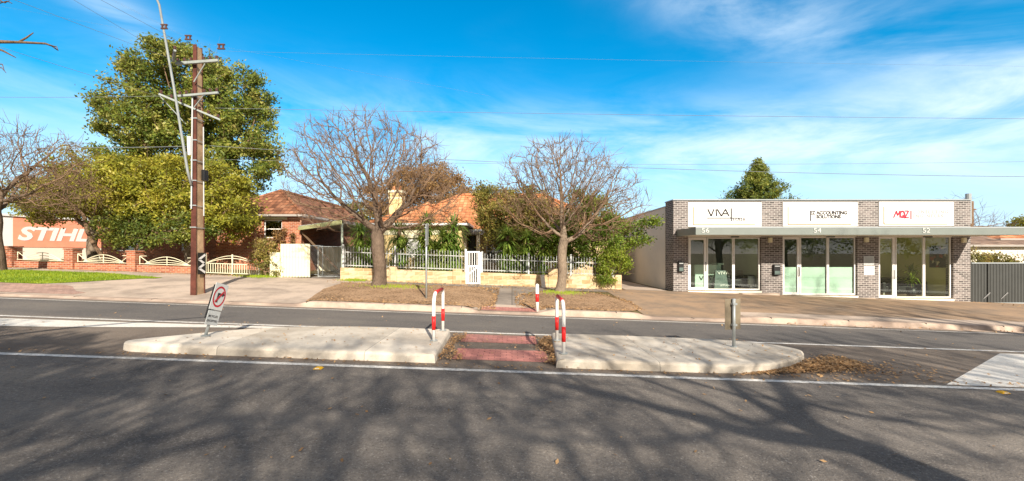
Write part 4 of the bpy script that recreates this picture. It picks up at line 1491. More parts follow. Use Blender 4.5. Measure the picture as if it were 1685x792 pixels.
# wire mesh gate
wg = thing('wire_gate', (-8.6, 20.3, 0.6), 'grey pipe and wire mesh gates across the carport driveway', 'gate')
def mesh_leaf(x0, x1, y, h, parent):
    g0 = G((x0 + x1) / 2, y) + 0.06
    q = MB()
    for zz_ in (g0, g0 + h):
        q.tube([(x0, y, zz_), (x1, y, zz_)], 0.02, 6)
    for x in (x0, x1):
        q.tube([(x, y, g0 - 0.05), (x, y, g0 + h)], 0.022, 6)
    f_ = q.build('gate_frame', M['steelgrey'], parent)
    w_ = MB()
    s_ = 0.11
    k = x0 - h
    while k < x1:
        for sg in (1, -1):
            a0, a1 = max(x0, k), min(x1, k + h)
            if a1 > a0:
                if sg == 1:
                    w_.bar((a0, y, g0 + (a0 - k)), (a1, y, g0 + (a1 - k)), 0.004)
                else:
                    w_.bar((a0, y, g0 + h - (a0 - k)), (a1, y, g0 + h - (a1 - k)), 0.004)
        k += s_
    w_.build('wire_mesh', M['steelgrey'], f_)
mesh_leaf(-9.25, -8.0, 20.3, 1.42, wg)
mesh_leaf(-10.9, -9.3, 20.9, 1.42, wg)
# cream fence between the houses
bf = MB()
vs, fs = [], []
for k in range(81):
    x = -11.9 + 4.4 * k / 80
    d = (0, 0, -0.03, -0.03)[k % 4]
    vs += [(x, 26.0 + d, 0.4), (x, 26.0 + d, 2.2)]
    if k:
        fs.append((2 * k - 2, 2 * k, 2 * k + 1, 2 * k - 1))
ob = MB().add(vs, fs).build('steel_fence', M['cream'])
tag(ob, 'cream corrugated fence closing the gap under the carport', 'fence')
for k_, (xa_, xb_) in enumerate([(-7.5, -5.8)]):
    pass

# ------------------------------------------------------------------ stone wall with palisade
YW = 19.25
SW = thing('stone_wall', (-1, YW, 0.3), 'low yellow sandstone wall in front of the cream house', 'wall')
def wall_run(x0, x1, h, parent, name='block_course', t=0.3):
    vs, fs = [], []
    rnd = random.Random(int(x0 * 100))
    n = max(2, int((x1 - x0) / 0.14))
    rows = 8
    for side in (0,):
        for i in range(n + 1):
            x = x0 + (x1 - x0) * i / n
            for j in range(rows + 1):
                z = G(x, YW) - 0.08 + (h + 0.08) * j / rows
                d = rnd.uniform(-0.02, 0.02) if 0 < j < rows else 0.0
                vs.append((x, YW + d, z))
        w_ = rows + 1
        fs += [(i * w_ + j, (i + 1) * w_ + j, (i + 1) * w_ + j + 1, i * w_ + j + 1) for i in range(n) for j in range(rows)]
    k = len(vs)
    for x in (x0, x1):
        vs += [(x, YW, G(x, YW) + h), (x, YW + t, G(x, YW) + h), (x, YW + t, G(x, YW) - 0.1), (x, YW, G(x, YW) - 0.1)]
    fs += [(k, k + 4, k + 5, k + 1), (k + 1, k + 5, k + 6, k + 2), (k, k + 1, k + 2, k + 3), (k + 4, k + 7, k + 6, k + 5)]
    return MB().add(vs, fs).build(name, M['stonewall'], parent)
wfx = lambda px: (px - PX0) * YW / F0
wall_run(wfx(560), wfx(766), 0.55, SW)
wall_run(wfx(791), wfx(1014), 0.55, SW)
for px, h, w_ in ((745, 0.66, 0.42), (640, 0.68, 0.36), (902, 0.82, 0.46), (1012, 0.66, 0.3)):
    x = wfx(px)
    MB().box(x, x + w_, YW - 0.04, YW + 0.36, G(x, YW) - 0.1, G(x, YW) + h).build('pier', M['stonewall'], SW, bevel=0.03)
PF = thing('picket_fence', (-4.5, YW + 0.15, 0.9), 'white spear topped steel fence on the stone wall left of the white gate', 'fence')
PF2 = thing('picket_fence', (3.2, YW + 0.15, 0.9), 'steel picket fence, shrub shade in its grey, on the stone wall right of the white gate', 'fence')
def pickets(x0, x1, parent, m, ztop, sp_=0.125, posts=()):
    y = YW + 0.15
    q = MB()
    n = int((x1 - x0) / sp_)
    for k in range(n + 1):
        x = x0 + (x1 - x0) * k / n
        zb_ = G(x, YW) + 0.60
        zt_ = G(x, YW) + ztop + (0.05 if k % 2 else 0)
        q.box(x - 0.009, x + 0.009, y - 0.008, y + 0.008, zb_, zt_)
        q.add([(x - 0.02, y, zt_), (x + 0.02, y, zt_), (x, y + 0.005, zt_ + 0.07), (x, y - 0.008, zt_ + 0.01)], [(0, 1, 2), (0, 3, 2), (3, 1, 2), (0, 1, 3)])
    q.build('pickets', m, parent)
    q = MB()
    for h in (0.66, ztop - 0.16):
        q.bar((x0, y + 0.022, G(x0, YW) + h), (x1, y + 0.022, G(x1, YW) + h), 0.02, 0.035)
    q.build('rails', m, parent)
    for px in posts:
        x = wfx(px)
        p_ = MB().box(x - 0.04, x + 0.04, y - 0.045, y + 0.035, G(x, YW) + 0.4, G(x, YW) + ztop + 0.2).build('post', m, parent)
pickets(wfx(566), wfx(764), PF, M['palegrey'], 1.42, posts=(563, 649))
pickets(wfx(793), wfx(1008), PF2, M['fencegrey'], 1.32, posts=(793, 870, 940, 1010))  # greyer colour than the left run stands in for shrub shade

wgx0, wgx1 = wfx(767), wfx(790)
gt2 = thing('white_gate', ((wgx0 + wgx1) / 2, YW + 0.1, 0.3), 'narrow white slatted garden gate with a diagonal brace in the stone wall', 'gate')
gz = G(0, YW) + 0.07
gzt = at(0, 410, YW)[2]
q = MB(); frame(q, wgx0 + 0.02, wgx1 - 0.02, YW + 0.08, YW + 0.13, gz, gzt - 0.1, 0.07)
q.box(wgx0 + 0.09, wgx1 - 0.09, YW + 0.085, YW + 0.125, gz + 0.78, gz + 0.86)
q.bar((wgx0 + 0.09, YW + 0.105, gz + 0.45), (wgx1 - 0.09, YW + 0.105, gz + 0.80), 0.03, 0.06)
q.build('gate_frame', M['white'], gt2)
q = MB()
for k in range(5):
    x = wgx0 + 0.12 + (wgx1 - wgx0 - 0.24) * k / 4
    q.box(x - 0.022, x + 0.022, YW + 0.07, YW + 0.079, gz + 0.05, gz + 0.82)
for k in range(4):
    q.box(wgx0 + 0.14 + 0.11 * k, wgx0 + 0.17 + 0.11 * k, YW + 0.09, YW + 0.12, gz + 0.86, gzt - 0.17)
q.build('slats', M['white'], gt2)
q = MB()
q.box(wgx0 - 0.06, wgx0 + 0.015, YW + 0.05, YW + 0.15, gz - 0.1, gzt)
q.build('gate_post', M['white'], gt2)
MB().box(wgx1 - 0.015, wgx1 + 0.05, YW + 0.05, YW + 0.15, gz - 0.1, gzt - 0.15).build('gate_post', M['white'], gt2)
# loose block leaning on the wall
lb_ = MB().obox((wfx(893) , YW - 0.22, G(wfx(893), YW - 0.2) + 0.27), (0.09, 0.01, 0.03), (0.0, 0.09, 0.02), (-0.03, 0.05, 0.27)).build('stone_block', M['render'], bevel=0.015)
tag(lb_, 'pale stone block leaning on the sandstone wall left of the street tree', 'stone')

# charcoal fence right of the shops
CF = thing('steel_fence', (23, YF, -0.4), 'charcoal corrugated steel fence to the right of the shops', 'fence')
vs, fs = [], []
x0, x1 = x_r + 0.02, 34.0
nn_ = int((x1 - x0) / 0.035)
for k in range(nn_ + 1):
    x = x0 + (x1 - x0) * k / nn_
    d = (0, 0, -0.03, -0.03)[k % 4]
    zt_, zb_ = fz(434), fz(498) - 0.02 * 0
    vs += [(x, YF + 0.02 + d, zb_), (x, YF + 0.02 + d, zt_)]
    if k:
        fs.append((2 * k - 2, 2 * k, 2 * k + 1, 2 * k - 1))
MB().add(vs, fs).build('sheet', M['colorbond'], CF)
q = MB()
q.box(x0, x1, YF - 0.03, YF + 0.05, fz(434), fz(434) + 0.05)
q.box(x0, x1, YF - 0.03, YF + 0.05, fz(500), fz(498))
q.build('rails', M['capping'], CF)
for k in range(5):
    x = x0 + 0.78 + 2.35 * k
    MB().box(x - 0.03, x + 0.03, YF - 0.035, YF - 0.012, fz(498), fz(434)).build('post', M['colorbond'], CF)
MB().box(x0, x1, YF - 0.1, YF + 0.1, -1.6, fz(500) - 0.002).build('plinth', M['apron'], CF)
for j, px in enumerate((1618, 1647)):
    mk = MB()
    for k in range(5):
        x, z = fx(px + k * 2), fz(491 - k * 1.9)
        mk.tube([(x, YF - 0.03, z), (x + 0.05, YF - 0.035, z + 0.06), (x + 0.10, YF - 0.03, z + 0.01)], 0.008, 4)
    mk.tube([(fx(px - 1), YF - 0.034, fz(492)), (fx(px + 10), YF - 0.034, fz(482))], 0.009, 4)
    mk.build('chalk_scrawl', M['paleink'], CF)

# ------------------------------------------------------------------ utility pole
PX_, PY_ = -10.2, 13.6
g = G(PX_, PY_)
UP = thing('utility_pole', (PX_, PY_, g), 'tall steel and concrete utility pole with crossarms beside the road', 'utility pole')
zt = 8.5
def taper_box(mb, x0, x1, y0, y1, z0, z1, k):
    """box narrowing to factor k at the top"""
    cx_, cy_ = (x0 + x1) / 2, (y0 + y1) / 2
    vs = []
    for z, s_ in ((z0, 1), (z1, k)):
        for y in (y0, y1):
            for x in (x0, x1):
                vs.append((PX_ + (x - PX_) * (s_ if k != 1 else 1), PY_ + 0.2 + (y - PY_ - 0.2) * s_, z))
    mb.add(vs, [(0, 2, 3, 1), (4, 5, 7, 6), (0, 1, 5, 4), (2, 6, 7, 3), (0, 4, 6, 2), (1, 3, 7, 5)])
q = MB(); taper_box(q, PX_ - 0.065, PX_ + 0.065, PY_ + 0.03, PY_ + 0.40, g - 0.2, zt - 0.05, 0.62); q.build('concrete_core', M['stobie_concrete'], UP)
for yy in (PY_, PY_ + 0.402):
    q = MB(); taper_box(q, PX_ - 0.09, PX_ + 0.09, yy, yy + 0.028, g - 0.2, zt, 0.62); q.build('steel_flange', M['stobie_steel'], UP)
q = MB()
for h in (2.6, 3.3, 4.1, 4.75, 5.4, 6.1, 6.8):
    s_ = 1 - 0.38 * (h - g) / (zt - g)
    q.box(PX_ - 0.10, PX_ + 0.10, PY_ + 0.2 - 0.235 * s_, PY_ + 0.2 - 0.215 * s_, h, h + 0.03)
    q.tube([(PX_ + 0.08, PY_ + 0.2 - 0.22 * s_, h), (PX_ + 0.08, PY_ + 0.2 + 0.24 * s_, h)], 0.012, 5)
q.build('tie_bolts', M['steelgrey'], UP)
def insul(mb, x, y, z):
    mb.tube([(x, y, z), (x, y, z + 0.03), (x, y, z + 0.05), (x, y, z + 0.1), (x, y, z + 0.12)], [0.02, 0.05, 0.03, 0.045, 0.02], 8)
def arm(a, b, w_, nm='crossarm', brace=True):
    q = MB(); q.bar(a, b, w_, w_ * 1.1)
    o = q.build(nm, M['armgrey'], UP)
    ii = MB()
    A, B = Vector(a), Vector(b)
    for t in (0.04, 0.2, 0.35, 0.65, 0.8, 0.96):
        p = A.lerp(B, t)
        insul(ii, p.x, p.y, p.z + w_ * 0.55)
    ii.build('insulators', M['porcelain'], o)
    return o
zA = CZ + (HY - 104) * PY_ / F0
arm((PX_ - 0.50, PY_ - 0.05, zA - 0.04), (PX_ + 0.85, PY_ - 0.05, zA + 0.06), 0.075)
arm((PX_ - 0.5, PY_ - 0.16, zA - 0.02), (PX_ - 0.1, PY_ - 0.6, zA + 0.12), 0.06)
q = MB(); q2 = MB(); q2.tube([(PX_ + 0.06, PY_ - 0.04, zA - 0.62), (PX_ + 0.42, PY_ - 0.05, zA - 0.04)], 0.018, 6)
zB = CZ + (HY - 157) * PY_ / F0
arm((PX_ - 0.42, PY_ - 0.06, zB - 0.05), (PX_ + 0.85, PY_ - 0.06, zB + 0.06), 0.06)
q.tube([(PX_ + 0.06, PY_ - 0.04, zB - 0.4), (PX_ + 0.4, PY_ - 0.06, zB)], 0.014, 6)
q.tube([(PX_ - 0.95, PY_ - 0.12, zB - 0.08), (PX_ - 0.15, PY_ - 0.10, zB - 0.95)], 0.014, 6)
q.build('arm_brace', M['armgrey'], UP); q2.build('arm_brace', M['armgrey'], UP)
arm((PX_ - 0.78, PY_ - 0.38, zB - 0.10), (PX_ + 0.6, PY_ + 0.4, zB - 0.66), 0.05)
# conduits clipped to the faces
q = MB()
q.tube([(PX_ - 0.03, PY_ - 0.03, 3.2), (PX_ - 0.03, PY_ + 0.02, 7.0)], 0.022, 6)
q.tube([(PX_ + 0.13, PY_ + 0.3, 3.0), (PX_ + 0.13, PY_ + 0.28, 5.9)], 0.018, 6)
q.build('conduit', M['fencegrey'], UP)
MB().box(PX_ - 0.12, PX_ - 0.02, PY_ - 0.10, PY_ - 0.04, 4.9, 5.5).build('fuse_box', M['signwhite'], UP, bevel=0.01)
MB().box(PX_ + 0.10, PX_ + 0.20, PY_ + 0.22, PY_ + 0.42, 4.15, 4.5).build('junction_box', M['black'], UP, bevel=0.01)
# street lamp arm leaning out and up, its lamp above the picture
la = [(PX_ - 0.02, PY_ - 0.04, 3.95), (PX_ - 0.06, PY_ - 0.15, 4.4), (PX_ - 0.05, PY_ - 0.7, 6.8), (PX_ - 0.04, PY_ - 1.25, 9.0), (PX_ - 0.08, PY_ - 1.7, 9.7), (PX_ - 0.1, PY_ - 2.6, 10.1), (PX_ - 0.1, PY_ - 3.4, 10.2)]
LA = MB().tube(la, [0.038, 0.038, 0.034, 0.03, 0.028, 0.025, 0.025], 8).build('lamp_arm', M['steelgrey'], UP, True)
MB().box(PX_ - 0.25, PX_ + 0.05, PY_ - 4.0, PY_ - 3.35, 10.12, 10.28).build('lamp_head', M['fencegrey'], LA, bevel=0.04)
# chevron hazard plate on the side facing the traffic
cxp = PX_ + 0.115
cb = MB().box(cxp, cxp + 0.012, PY_ + 0.05, PY_ + 0.40, 1.10, 1.80).build('chevron_plate', M['black'], UP)
q = MB()
for z0_, in ((1.14,), (1.42,)):
    for sg in (1, -1):
        za, zb_ = z0_ + 0.16, z0_ + 0.16 + sg * 0.15
        a0 = (cxp + 0.016, PY_ + 0.09, za); a1 = (cxp + 0.016, PY_ + 0.36, zb_)
        q.bar(a0, a1, 0.006, 0.07)
q.build('chevron', M['signwhite'], cb)

# ------------------------------------------------------------------ overhead cables
def cable(pts, r, label, sag=0.0, spacers=()):
    P_ = []
    a, b = Vector(pts[0]), Vector(pts[1])
    for k in range(25):
        t = k / 24
        p = a.lerp(b, t)
        p.z -= sag * 4 * t * (1 - t)
        P_.append(p)
    mb = MB().tube(P_, r * 0.62, 4)
    o = mb.build('overhead_cable', M['cable'])
    tag(o, label, 'cable', 'overhead power lines')
    for t in spacers:
        p = a.lerp(b, t); p.z -= sag * 4 * t * (1 - t)
        s_ = MB()
        s_.box(p.x - 0.08, p.x + 0.08, p.y - 0.02, p.y + 0.02, p.z - 0.06, p.z - 0.035)
        s_.box(p.x - 0.08, p.x + 0.08, p.y - 0.02, p.y + 0.02, p.z + 0.035, p.z + 0.06)
        s_.box(p.x - 0.06, p.x - 0.03, p.y - 0.015, p.y + 0.015, p.z - 0.035, p.z + 0.035)
        s_.box(p.x + 0.03, p.x + 0.06, p.y - 0.015, p.y + 0.015, p.z - 0.035, p.z + 0.035)
        s_.build('line_spacer', M['porcelain'], o)
    return o


ax = PX_
Ye = 13.6
def W2(px, py, Y=13.6):
    return at(px, py, Y)
cable([W2(354, 178), W2(1900, 197)], 0.010, 'highest cable running right from the utility pole above both bare trees', 0.05)
cable([W2(345, 240), W2(1900, 292)], 0.012, 'lower cable running right from the pole through the crowns of the bare trees', 0.25)
cable([W2(340, 262, 16), W2(1900, 262, 16)], 0.008, 'thin middle cable crossing behind the bare tree crowns', 0.2)
cable([W2(355, 84, 13.6), W2(1900, 112, 13.6)], 0.0035, 'faint top cable running right from the pole tip across the blue sky', 0.05)
cable([W2(312, 157), W2(-300, 153)], 0.010, 'cable running left from the pole across the sky at half height', 0.1)
cable([W2(312, 241), W2(-300, 235)], 0.016, 'thick pale cable running left from the pole through the yellow tree', 0.1)
for (px, py, x2, y2, lb) in [(300, 104, -40, -24, 'upper left cable rising from the pole top to the left corner'), (290, 100, 20, -60, 'second cable fanning up left from the top crossarm'), (275, 163, -90, 50, 'cable rising left from the slanted crossarm'), (312, 78, 110, -30, 'steepest cable rising left from the tip of the pole')]:
    cable([at(px, py, 13.5), at(x2, y2, 9.0)], 0.007, lb, 0.0)
cable([at(352, 98, 13.6), at(362, 60, 40)], 0.006, 'cable running away behind the pole', 0.0)
# small line spacers hanging in the sky
for (px, py, lb) in [(207, 3, 'small dark spacer at the top edge of the sky'), (251, 23, 'small dark spacer left of the lamp arm'), (364, 77, 'small dark spacer right of the pole tip')]:
    a = Vector(at(px, py, 9.5))
    cable([a + Vector((-6, 0.0, 1.1)), a + Vector((6, 0, -1.1))] if px > 300 else [a + Vector((-5, 0, 2.4)), a + Vector((1.2, 1.3, -0.576))], 0.0018, 'thin wire holding the ' + lb, 0.0, spacers=(0.5,) if px > 300 else (5 / 6.2,))


# ------------------------------------------------------------------ street furniture
def hoop(x, y0, y1, g, label):
    t = thing('hoop_rail', (x, (y0 + y1) / 2, g), label, 'handrail', 'striped hoop rails on the median islands')
    H, r = 0.86, 0.032
    pts = [(y0, 0.0), (y0, 0.16), (y0, 0.30), (y0, 0.42), (y0, 0.52), (y0 + 0.0, 0.62)]
    rc = 0.22
    arc = [(y0 + rc - rc * math.cos(a), H - rc + rc * math.sin(a)) for a in [math.pi / 2 * k / 6 for k in range(7)]]
    rc2 = 0.10
    arc2 = [(y1 - rc2 + rc2 * math.sin(a), H - rc2 + rc2 * math.cos(a)) for a in [math.pi / 2 * k / 5 for k in range(6)]]
    path = [(y0, 0.0)] + arc + arc2 + [(y1, 0.0)]
    MB().tube([(x, y, g + z) for y, z in path], r, 12).build('rail', M['white'], t, True)
    for y in (y0, y1):
        MB().tube([(x, y, g + 0.20), (x, y, g + 0.45)], r + 0.003, 12).build('red_band', M['red'], t, True)
        MB().tube([(x, y, g + 0.0), (x, y, g + 0.015)], 0.07, 12).build('base_plate', M['steelgrey'], t)
    yy = [p for p in arc if p[1] > H - 0.05]
    MB().tube([(x, y, g + z) for y, z in (arc[5], arc[6], arc2[0])], r + 0.003, 12).build('red_band', M['red'], t, True)
    return t


hoop(-1.42, 7.72, 8.75, -0.0355 * -1.42 + 0.15, 'white and red hoop rail on the left median island')
hoop(0.86, 6.98 + 0.1, 8.15, -0.0355 * 0.86 + 0.15, 'white and red hoop rail on the right median island')
bx, by = at(884, 0, 12.95)[0], 12.95
g = G(bx, by)
bo = thing('bollard', (bx, by, g), 'white post with a red band at the kerb by the crossing', 'bollard')
MB().tube([(bx, by, g), (bx, by, g + 0.82)], 0.05, 12).build('post', M['white'], bo, True)
MB().tube([(bx, by, g + 0.30), (bx, by, g + 0.55)], 0.053, 12).build('red_band', M['red'], bo, True)
MB().tube([(bx, by, g + 0.82), (bx, by, g + 0.85)], [0.05, 0.02], 12).build('cap', M['white'], bo, True)

# grey sign pole on the verge, its plate edge-on
sx_, sy_ = at(701.5, 0, 13.9)[0], 13.9
g = G(sx_, sy_)
sp_ = thing('street_sign', (sx_, sy_, g), 'grey sign pole on the leafy verge with its plate seen edge-on', 'sign')
MB().tube([(sx_, sy_, g), (sx_, sy_, 2.72)], 0.032, 10).build('pole', M['steelgrey'], sp_, True)
MB().box(sx_ + 0.035, sx_ + 0.043, sy_ - 0.16, sy_ + 0.16, 2.05, 2.75).build('plate', M['steelgrey'], sp_)
q = MB()
for z in (2.2, 2.6):
    q.box(sx_ - 0.045, sx_ + 0.034, sy_ - 0.045, sy_ + 0.045, z, z + 0.04)
q.build('clamps', M['steelgrey'], sp_)

# sign on the right island seen from behind
rx_, ry_ = 4.24, 8.13
g = -0.0355 * rx_ + 0.15
rs_ = thing('keep_left_sign', (rx_, ry_, g), 'weathered back of a sign plate on a short post on the right island', 'sign')
MB().tube([(rx_, ry_, g), (rx_, ry_, g + 0.92)], 0.03, 10).build('post', M['steelgrey'], rs_, True)
ang_ = R(12)
u = Vector((math.cos(ang_), math.sin(ang_), 0))
w_ = Vector((-math.sin(ang_), math.cos(ang_), 0))
MB().obox(Vector((rx_ + 0.01, ry_, g + 0.62)) + w_ * 0.045, u * 0.172, w_ * 0.004, (0, 0, 0.295)).build('plate', M['signback'], rs_, bevel=0.02)
q = MB()
for z in (0.42, 0.82):
    q.obox(Vector((rx_, ry_, g + z)) , u * 0.045, w_ * 0.038, (0, 0, 0.018))
q.build('clamps', M['steelgrey'], rs_)
MB().tube([(rx_, ry_, g), (rx_, ry_, g + 0.012)], 0.06, 12).build('base_plate', M['steelgrey'], rs_)

# leaning no-turn sign on the left island
lx_, ly_ = -5.37, 7.45
g = -0.0355 * lx_ + 0.15
ls = thing('no_turn_sign', (lx_, ly_, g), 'leaning no right turn sign with a worn plate below on the left island', 'sign')
upv = Vector((0.10, 0.24, 0.88)).normalized()
uu = Vector((0.08, 0.99, 0)); uu = (uu - upv * uu.dot(upv)).normalized()
nn2 = uu.cross(upv)        # faces the traffic and the camera
B0 = Vector((lx_, ly_, g))
MB().tube([B0, B0 + upv * 0.93], 0.026, 10).build('post', M['steelgrey'], ls, True)
MB().tube([B0, B0 + Vector((0, 0, 0.015))], 0.07, 12).build('base_plate', M['steelgrey'], ls)
c1 = B0 + upv * 0.70 + nn2 * 0.04
W1, H1 = 0.155, 0.235
pA = MB().obox(c1, uu * W1, nn2 * 0.004, upv * H1).build('plate', M['palegrey'], ls)
def ring(mb, c, r0, r1, n=32, off=0.006):
    vs = []
    for k in range(n):
        a = 2 * math.pi * k / n
        d = uu * math.cos(a) + upv * math.sin(a) * 1.3
        vs += [c + d * r0 + nn2 * off, c + d * r1 + nn2 * off]
    mb.add(vs, [(2 * k, 2 * k + 1, (2 * k + 3) % (2 * n), (2 * k + 2) % (2 * n)) for k in range(n)])
q = MB(); ring(q, c1, 0.118, 0.145)
d1 = (uu * 0.6 + upv * 0.8).normalized()
q.obox(c1 + nn2 * 0.009, d1 * 0.125, d1.cross(nn2) * 0.016, nn2 * 0.001)
q.build('red_ring', plain('dark_red_sign_ink', (0.40, 0.02, 0.03), 0.1), pA)
q = MB()
q.obox(c1 + uu * -0.035 + upv * -0.02 + nn2 * 0.0065, uu * 0.018, upv * 0.085, nn2 * 0.001)
q.obox(c1 + uu * 0.01 + upv * 0.047 + nn2 * 0.0065, uu * 0.055, upv * 0.018, nn2 * 0.001)
t0 = c1 + uu * 0.06 + upv * 0.047 + nn2 * 0.0072
q.add([t0 + upv * 0.045, t0 - upv * 0.045, t0 + uu * 0.06], [(0, 1, 2)])
q.build('arrow', M['ink'], pA)
c2 = B0 + upv * 0.32 + nn2 * 0.04
pB = MB().obox(c2, uu * 0.145, nn2 * 0.004, upv * 0.125).build('plate', M['fencegrey'], ls)
text('BICYCLES', 0.052, c2 - uu * 0.125 + upv * 0.01 + nn2 * 0.007, uu, upv, M['ink'], pB, thick=0.002)
text('EXCEPTED', 0.052, c2 - uu * 0.13 - upv * 0.07 + nn2 * 0.007, uu, upv, M['ink'], pB, thick=0.002)
MB().obox(B0 - uu * 0.10 + upv * 0.60 + nn2 * 0.0, uu * 0.012, nn2 * 0.03, upv * 0.3).build('backing_channel', M['black'], ls)

for (x, y, lb) in [(-2.83, 6.22, 'yellow raised road marker near the left median island'), (4.98 + 2.2, 6.22, 'yellow raised road marker by the white painted wedge at right')]:
    g = G(x, y)
    rm = thing('road_marker', (x, y, g), lb, 'road marker', 'yellow road markers along the centre line')
    q = MB(); q.add([(x - 0.06, y - 0.05, g + 0.006), (x + 0.06, y - 0.05, g + 0.006), (x + 0.06, y + 0.05, g + 0.006), (x - 0.06, y + 0.05, g + 0.006), (x - 0.035, y - 0.035, g + 0.028), (x + 0.035, y - 0.035, g + 0.028), (x + 0.035, y + 0.035, g + 0.028), (x - 0.035, y + 0.035, g + 0.028)],
                    [(0, 1, 5, 4), (1, 2, 6, 5), (2, 3, 7, 6), (3, 0, 4, 7), (4, 5, 6, 7)])
    q.build('body', M['yellow'], rm)
    MB().box(x - 0.03, x + 0.03, y - 0.048, y - 0.04, g + 0.012, g + 0.022).build('reflector', M['signwhite'], rm)


# ------------------------------------------------------------------ trees
def sample_lobes(rng, lobes, n):
    vol = np.array([l[3] * l[4] * l[5] for l in lobes])
    idx = rng.choice(len(lobes), n, p=vol / vol.sum())
    d = rng.normal(size=(n, 3))
    d /= np.linalg.norm(d, axis=1)[:, None]
    r = rng.random(n) ** 0.42
    L = np.array(lobes)[idx]
    return L[:, :3] + d * r[:, None] * L[:, 3:6]


def grow(base, fork, attr, step, dk, rng, trunk_bend=0.05, up=0.12, maxit=140):
    nodes = []
    par = []
    base, fork = np.array(base, float), np.array(fork, float)
    nt = max(3, int(np.linalg.norm(fork - base) / step))
    for i in range(nt + 1):
        t = i / nt
        p = base * (1 - t) + fork * t + np.array([math.sin(t * 5) * trunk_bend, math.cos(t * 4) * trunk_bend - trunk_bend, 0])
        nodes.append(p); par.append(i - 1)
    P = np.array(nodes)
    A = np.array(attr)
    near = np.full(len(A), nt)
    dist = np.linalg.norm(A - P[nt], axis=1)
    kids = {}
    alive = np.ones(len(A), bool)
    start = nt
    for it in range(maxit):
        if not alive.any():
            break
        ids = np.unique(near[alive])
        new = []
        newpar = []
        ai = np.where(alive)[0]
        dirs = A[ai] - P[near[ai]]
        dirs /= np.linalg.norm(dirs, axis=1)[:, None] + 1e-9
        acc = np.zeros((len(P), 3))
        np.add.at(acc, near[ai], dirs)
        for i in ids:
            if kids.get(i, 0) >= 3:
                # drop the attractors this saturated node holds
                sel = ai[near[ai] == i]
                alive[sel[rng.random(len(sel)) < 0.5]] = False
                continue
            d = acc[i]
            nl = np.linalg.norm(d)
            if nl < 1e-6:
                d = rng.normal(size=3)
                nl = np.linalg.norm(d)
            d = d / nl
            if par[i] >= 0:
                pd = P[i] - P[par[i]]
                pd /= np.linalg.norm(pd) + 1e-9
                d = d + pd * 0.45
            d = d + rng.normal(size=3) * 0.16 + np.array([0, 0, up])
            d /= np.linalg.norm(d)
            new.append(P[i] + d * step)
            newpar.append(i)
            kids[i] = kids.get(i, 0) + 1
        if not new:
            continue
        k0 = len(P)
        P = np.vstack([P, new])
        par += newpar
        D = np.linalg.norm(A[:, None, :] - np.array(new)[None, :, :], axis=2) if len(new) * len(A) < 4e6 else None
        if D is None:
            m = np.full(len(A), 1e9); am = np.zeros(len(A), int)
            for j, q_ in enumerate(new):
                dd = np.linalg.norm(A - q_, axis=1)
                b_ = dd < m
                m[b_] = dd[b_]; am[b_] = j
        else:
            am = D.argmin(1); m = D[np.arange(len(A)), am]
        b_ = m < dist
        dist[b_] = m[b_]
        near[b_] = k0 + am[b_]
        alive &= dist > dk
    return P, np.array(par)


def tree_mesh(P, par, r_base, r_tip, rng, thick=0.04, twigs=2, twig_len=0.45, twig_r=0.006, up=0.35):
    n = len(P)
    tips = np.ones(n, bool)
    tips[par[par >= 0]] = False
    cnt = np.zeros(n)
    cnt[tips] = 1
    for i in range(n - 1, 0, -1):
        cnt[par[i]] += cnt[i]
    expo = math.log(r_base / r_tip) / math.log(max(2, cnt[0]))
    rad = r_tip * cnt ** expo
    ch = [[] for _ in range(n)]
    for i in range(1, n):
        ch[par[i]].append(i)
    trunk, crown = MB(), MB()
    # flare at the foot
    stack = [(0, None)]
    while stack:
        s_, frm = stack.pop()
        chain = [s_]
        if frm is not None:
            chain = [frm, s_]
        cur = s_
        while ch[cur]:
            k = sorted(ch[cur], key=lambda c: -cnt[c])
            for o_ in k[1:]:
                stack.append((o_, cur))
            cur = k[0]
            chain.append(cur)
        pts = [P[i] for i in chain]
        rr = [float(rad[i]) for i in chain]
        if frm is not None:
            rr[0] = min(rr[0], rr[1] * 1.35)
        else:
            rr[0] *= 1.35
            if len(rr) > 1:
                rr[1] *= 1.1
        # split the chain where it gets thin
        a = 0
        while a < len(pts) - 1:
            th_ = rr[a + 1] > thick
            b = a + 1
            while b < len(pts) - 1 and (rr[b + 1] > thick) == th_:
                b += 1
            sides = 10 if rr[a] > 0.12 else (6 if rr[a] > 0.035 else (4 if rr[a] > 0.015 else 3))
            (trunk if th_ else crown).tube(pts[a:b + 1], rr[a:b + 1], sides, cap=False)
            a = b
    # twigs
    ctr = P[tips].mean(0)
    small = np.where((cnt <= 3))[0]
    for i in small:
        if par[i] < 0:
            continue
        d0 = P[i] - P[par[i]]
        d0 /= np.linalg.norm(d0) + 1e-9
        for _ in range(twigs):
            d = d0 * 0.8 + rng.normal(size=3) * 0.55 + np.array([0, 0, up])
            d /= np.linalg.norm(d)
            L = twig_len * rng.uniform(0.5, 1.3)
            m_ = P[i] + d * L * 0.5
            d2 = d + rng.normal(size=3) * 0.25 + np.array([0, 0, 0.15])
            e = m_ + d2 / np.linalg.norm(d2) * L * 0.5
            crown.tube([P[i], m_, e], [twig_r * 1.1, twig_r, twig_r * 0.5], 3, cap=False)
    return trunk, crown, rad, cnt, tips


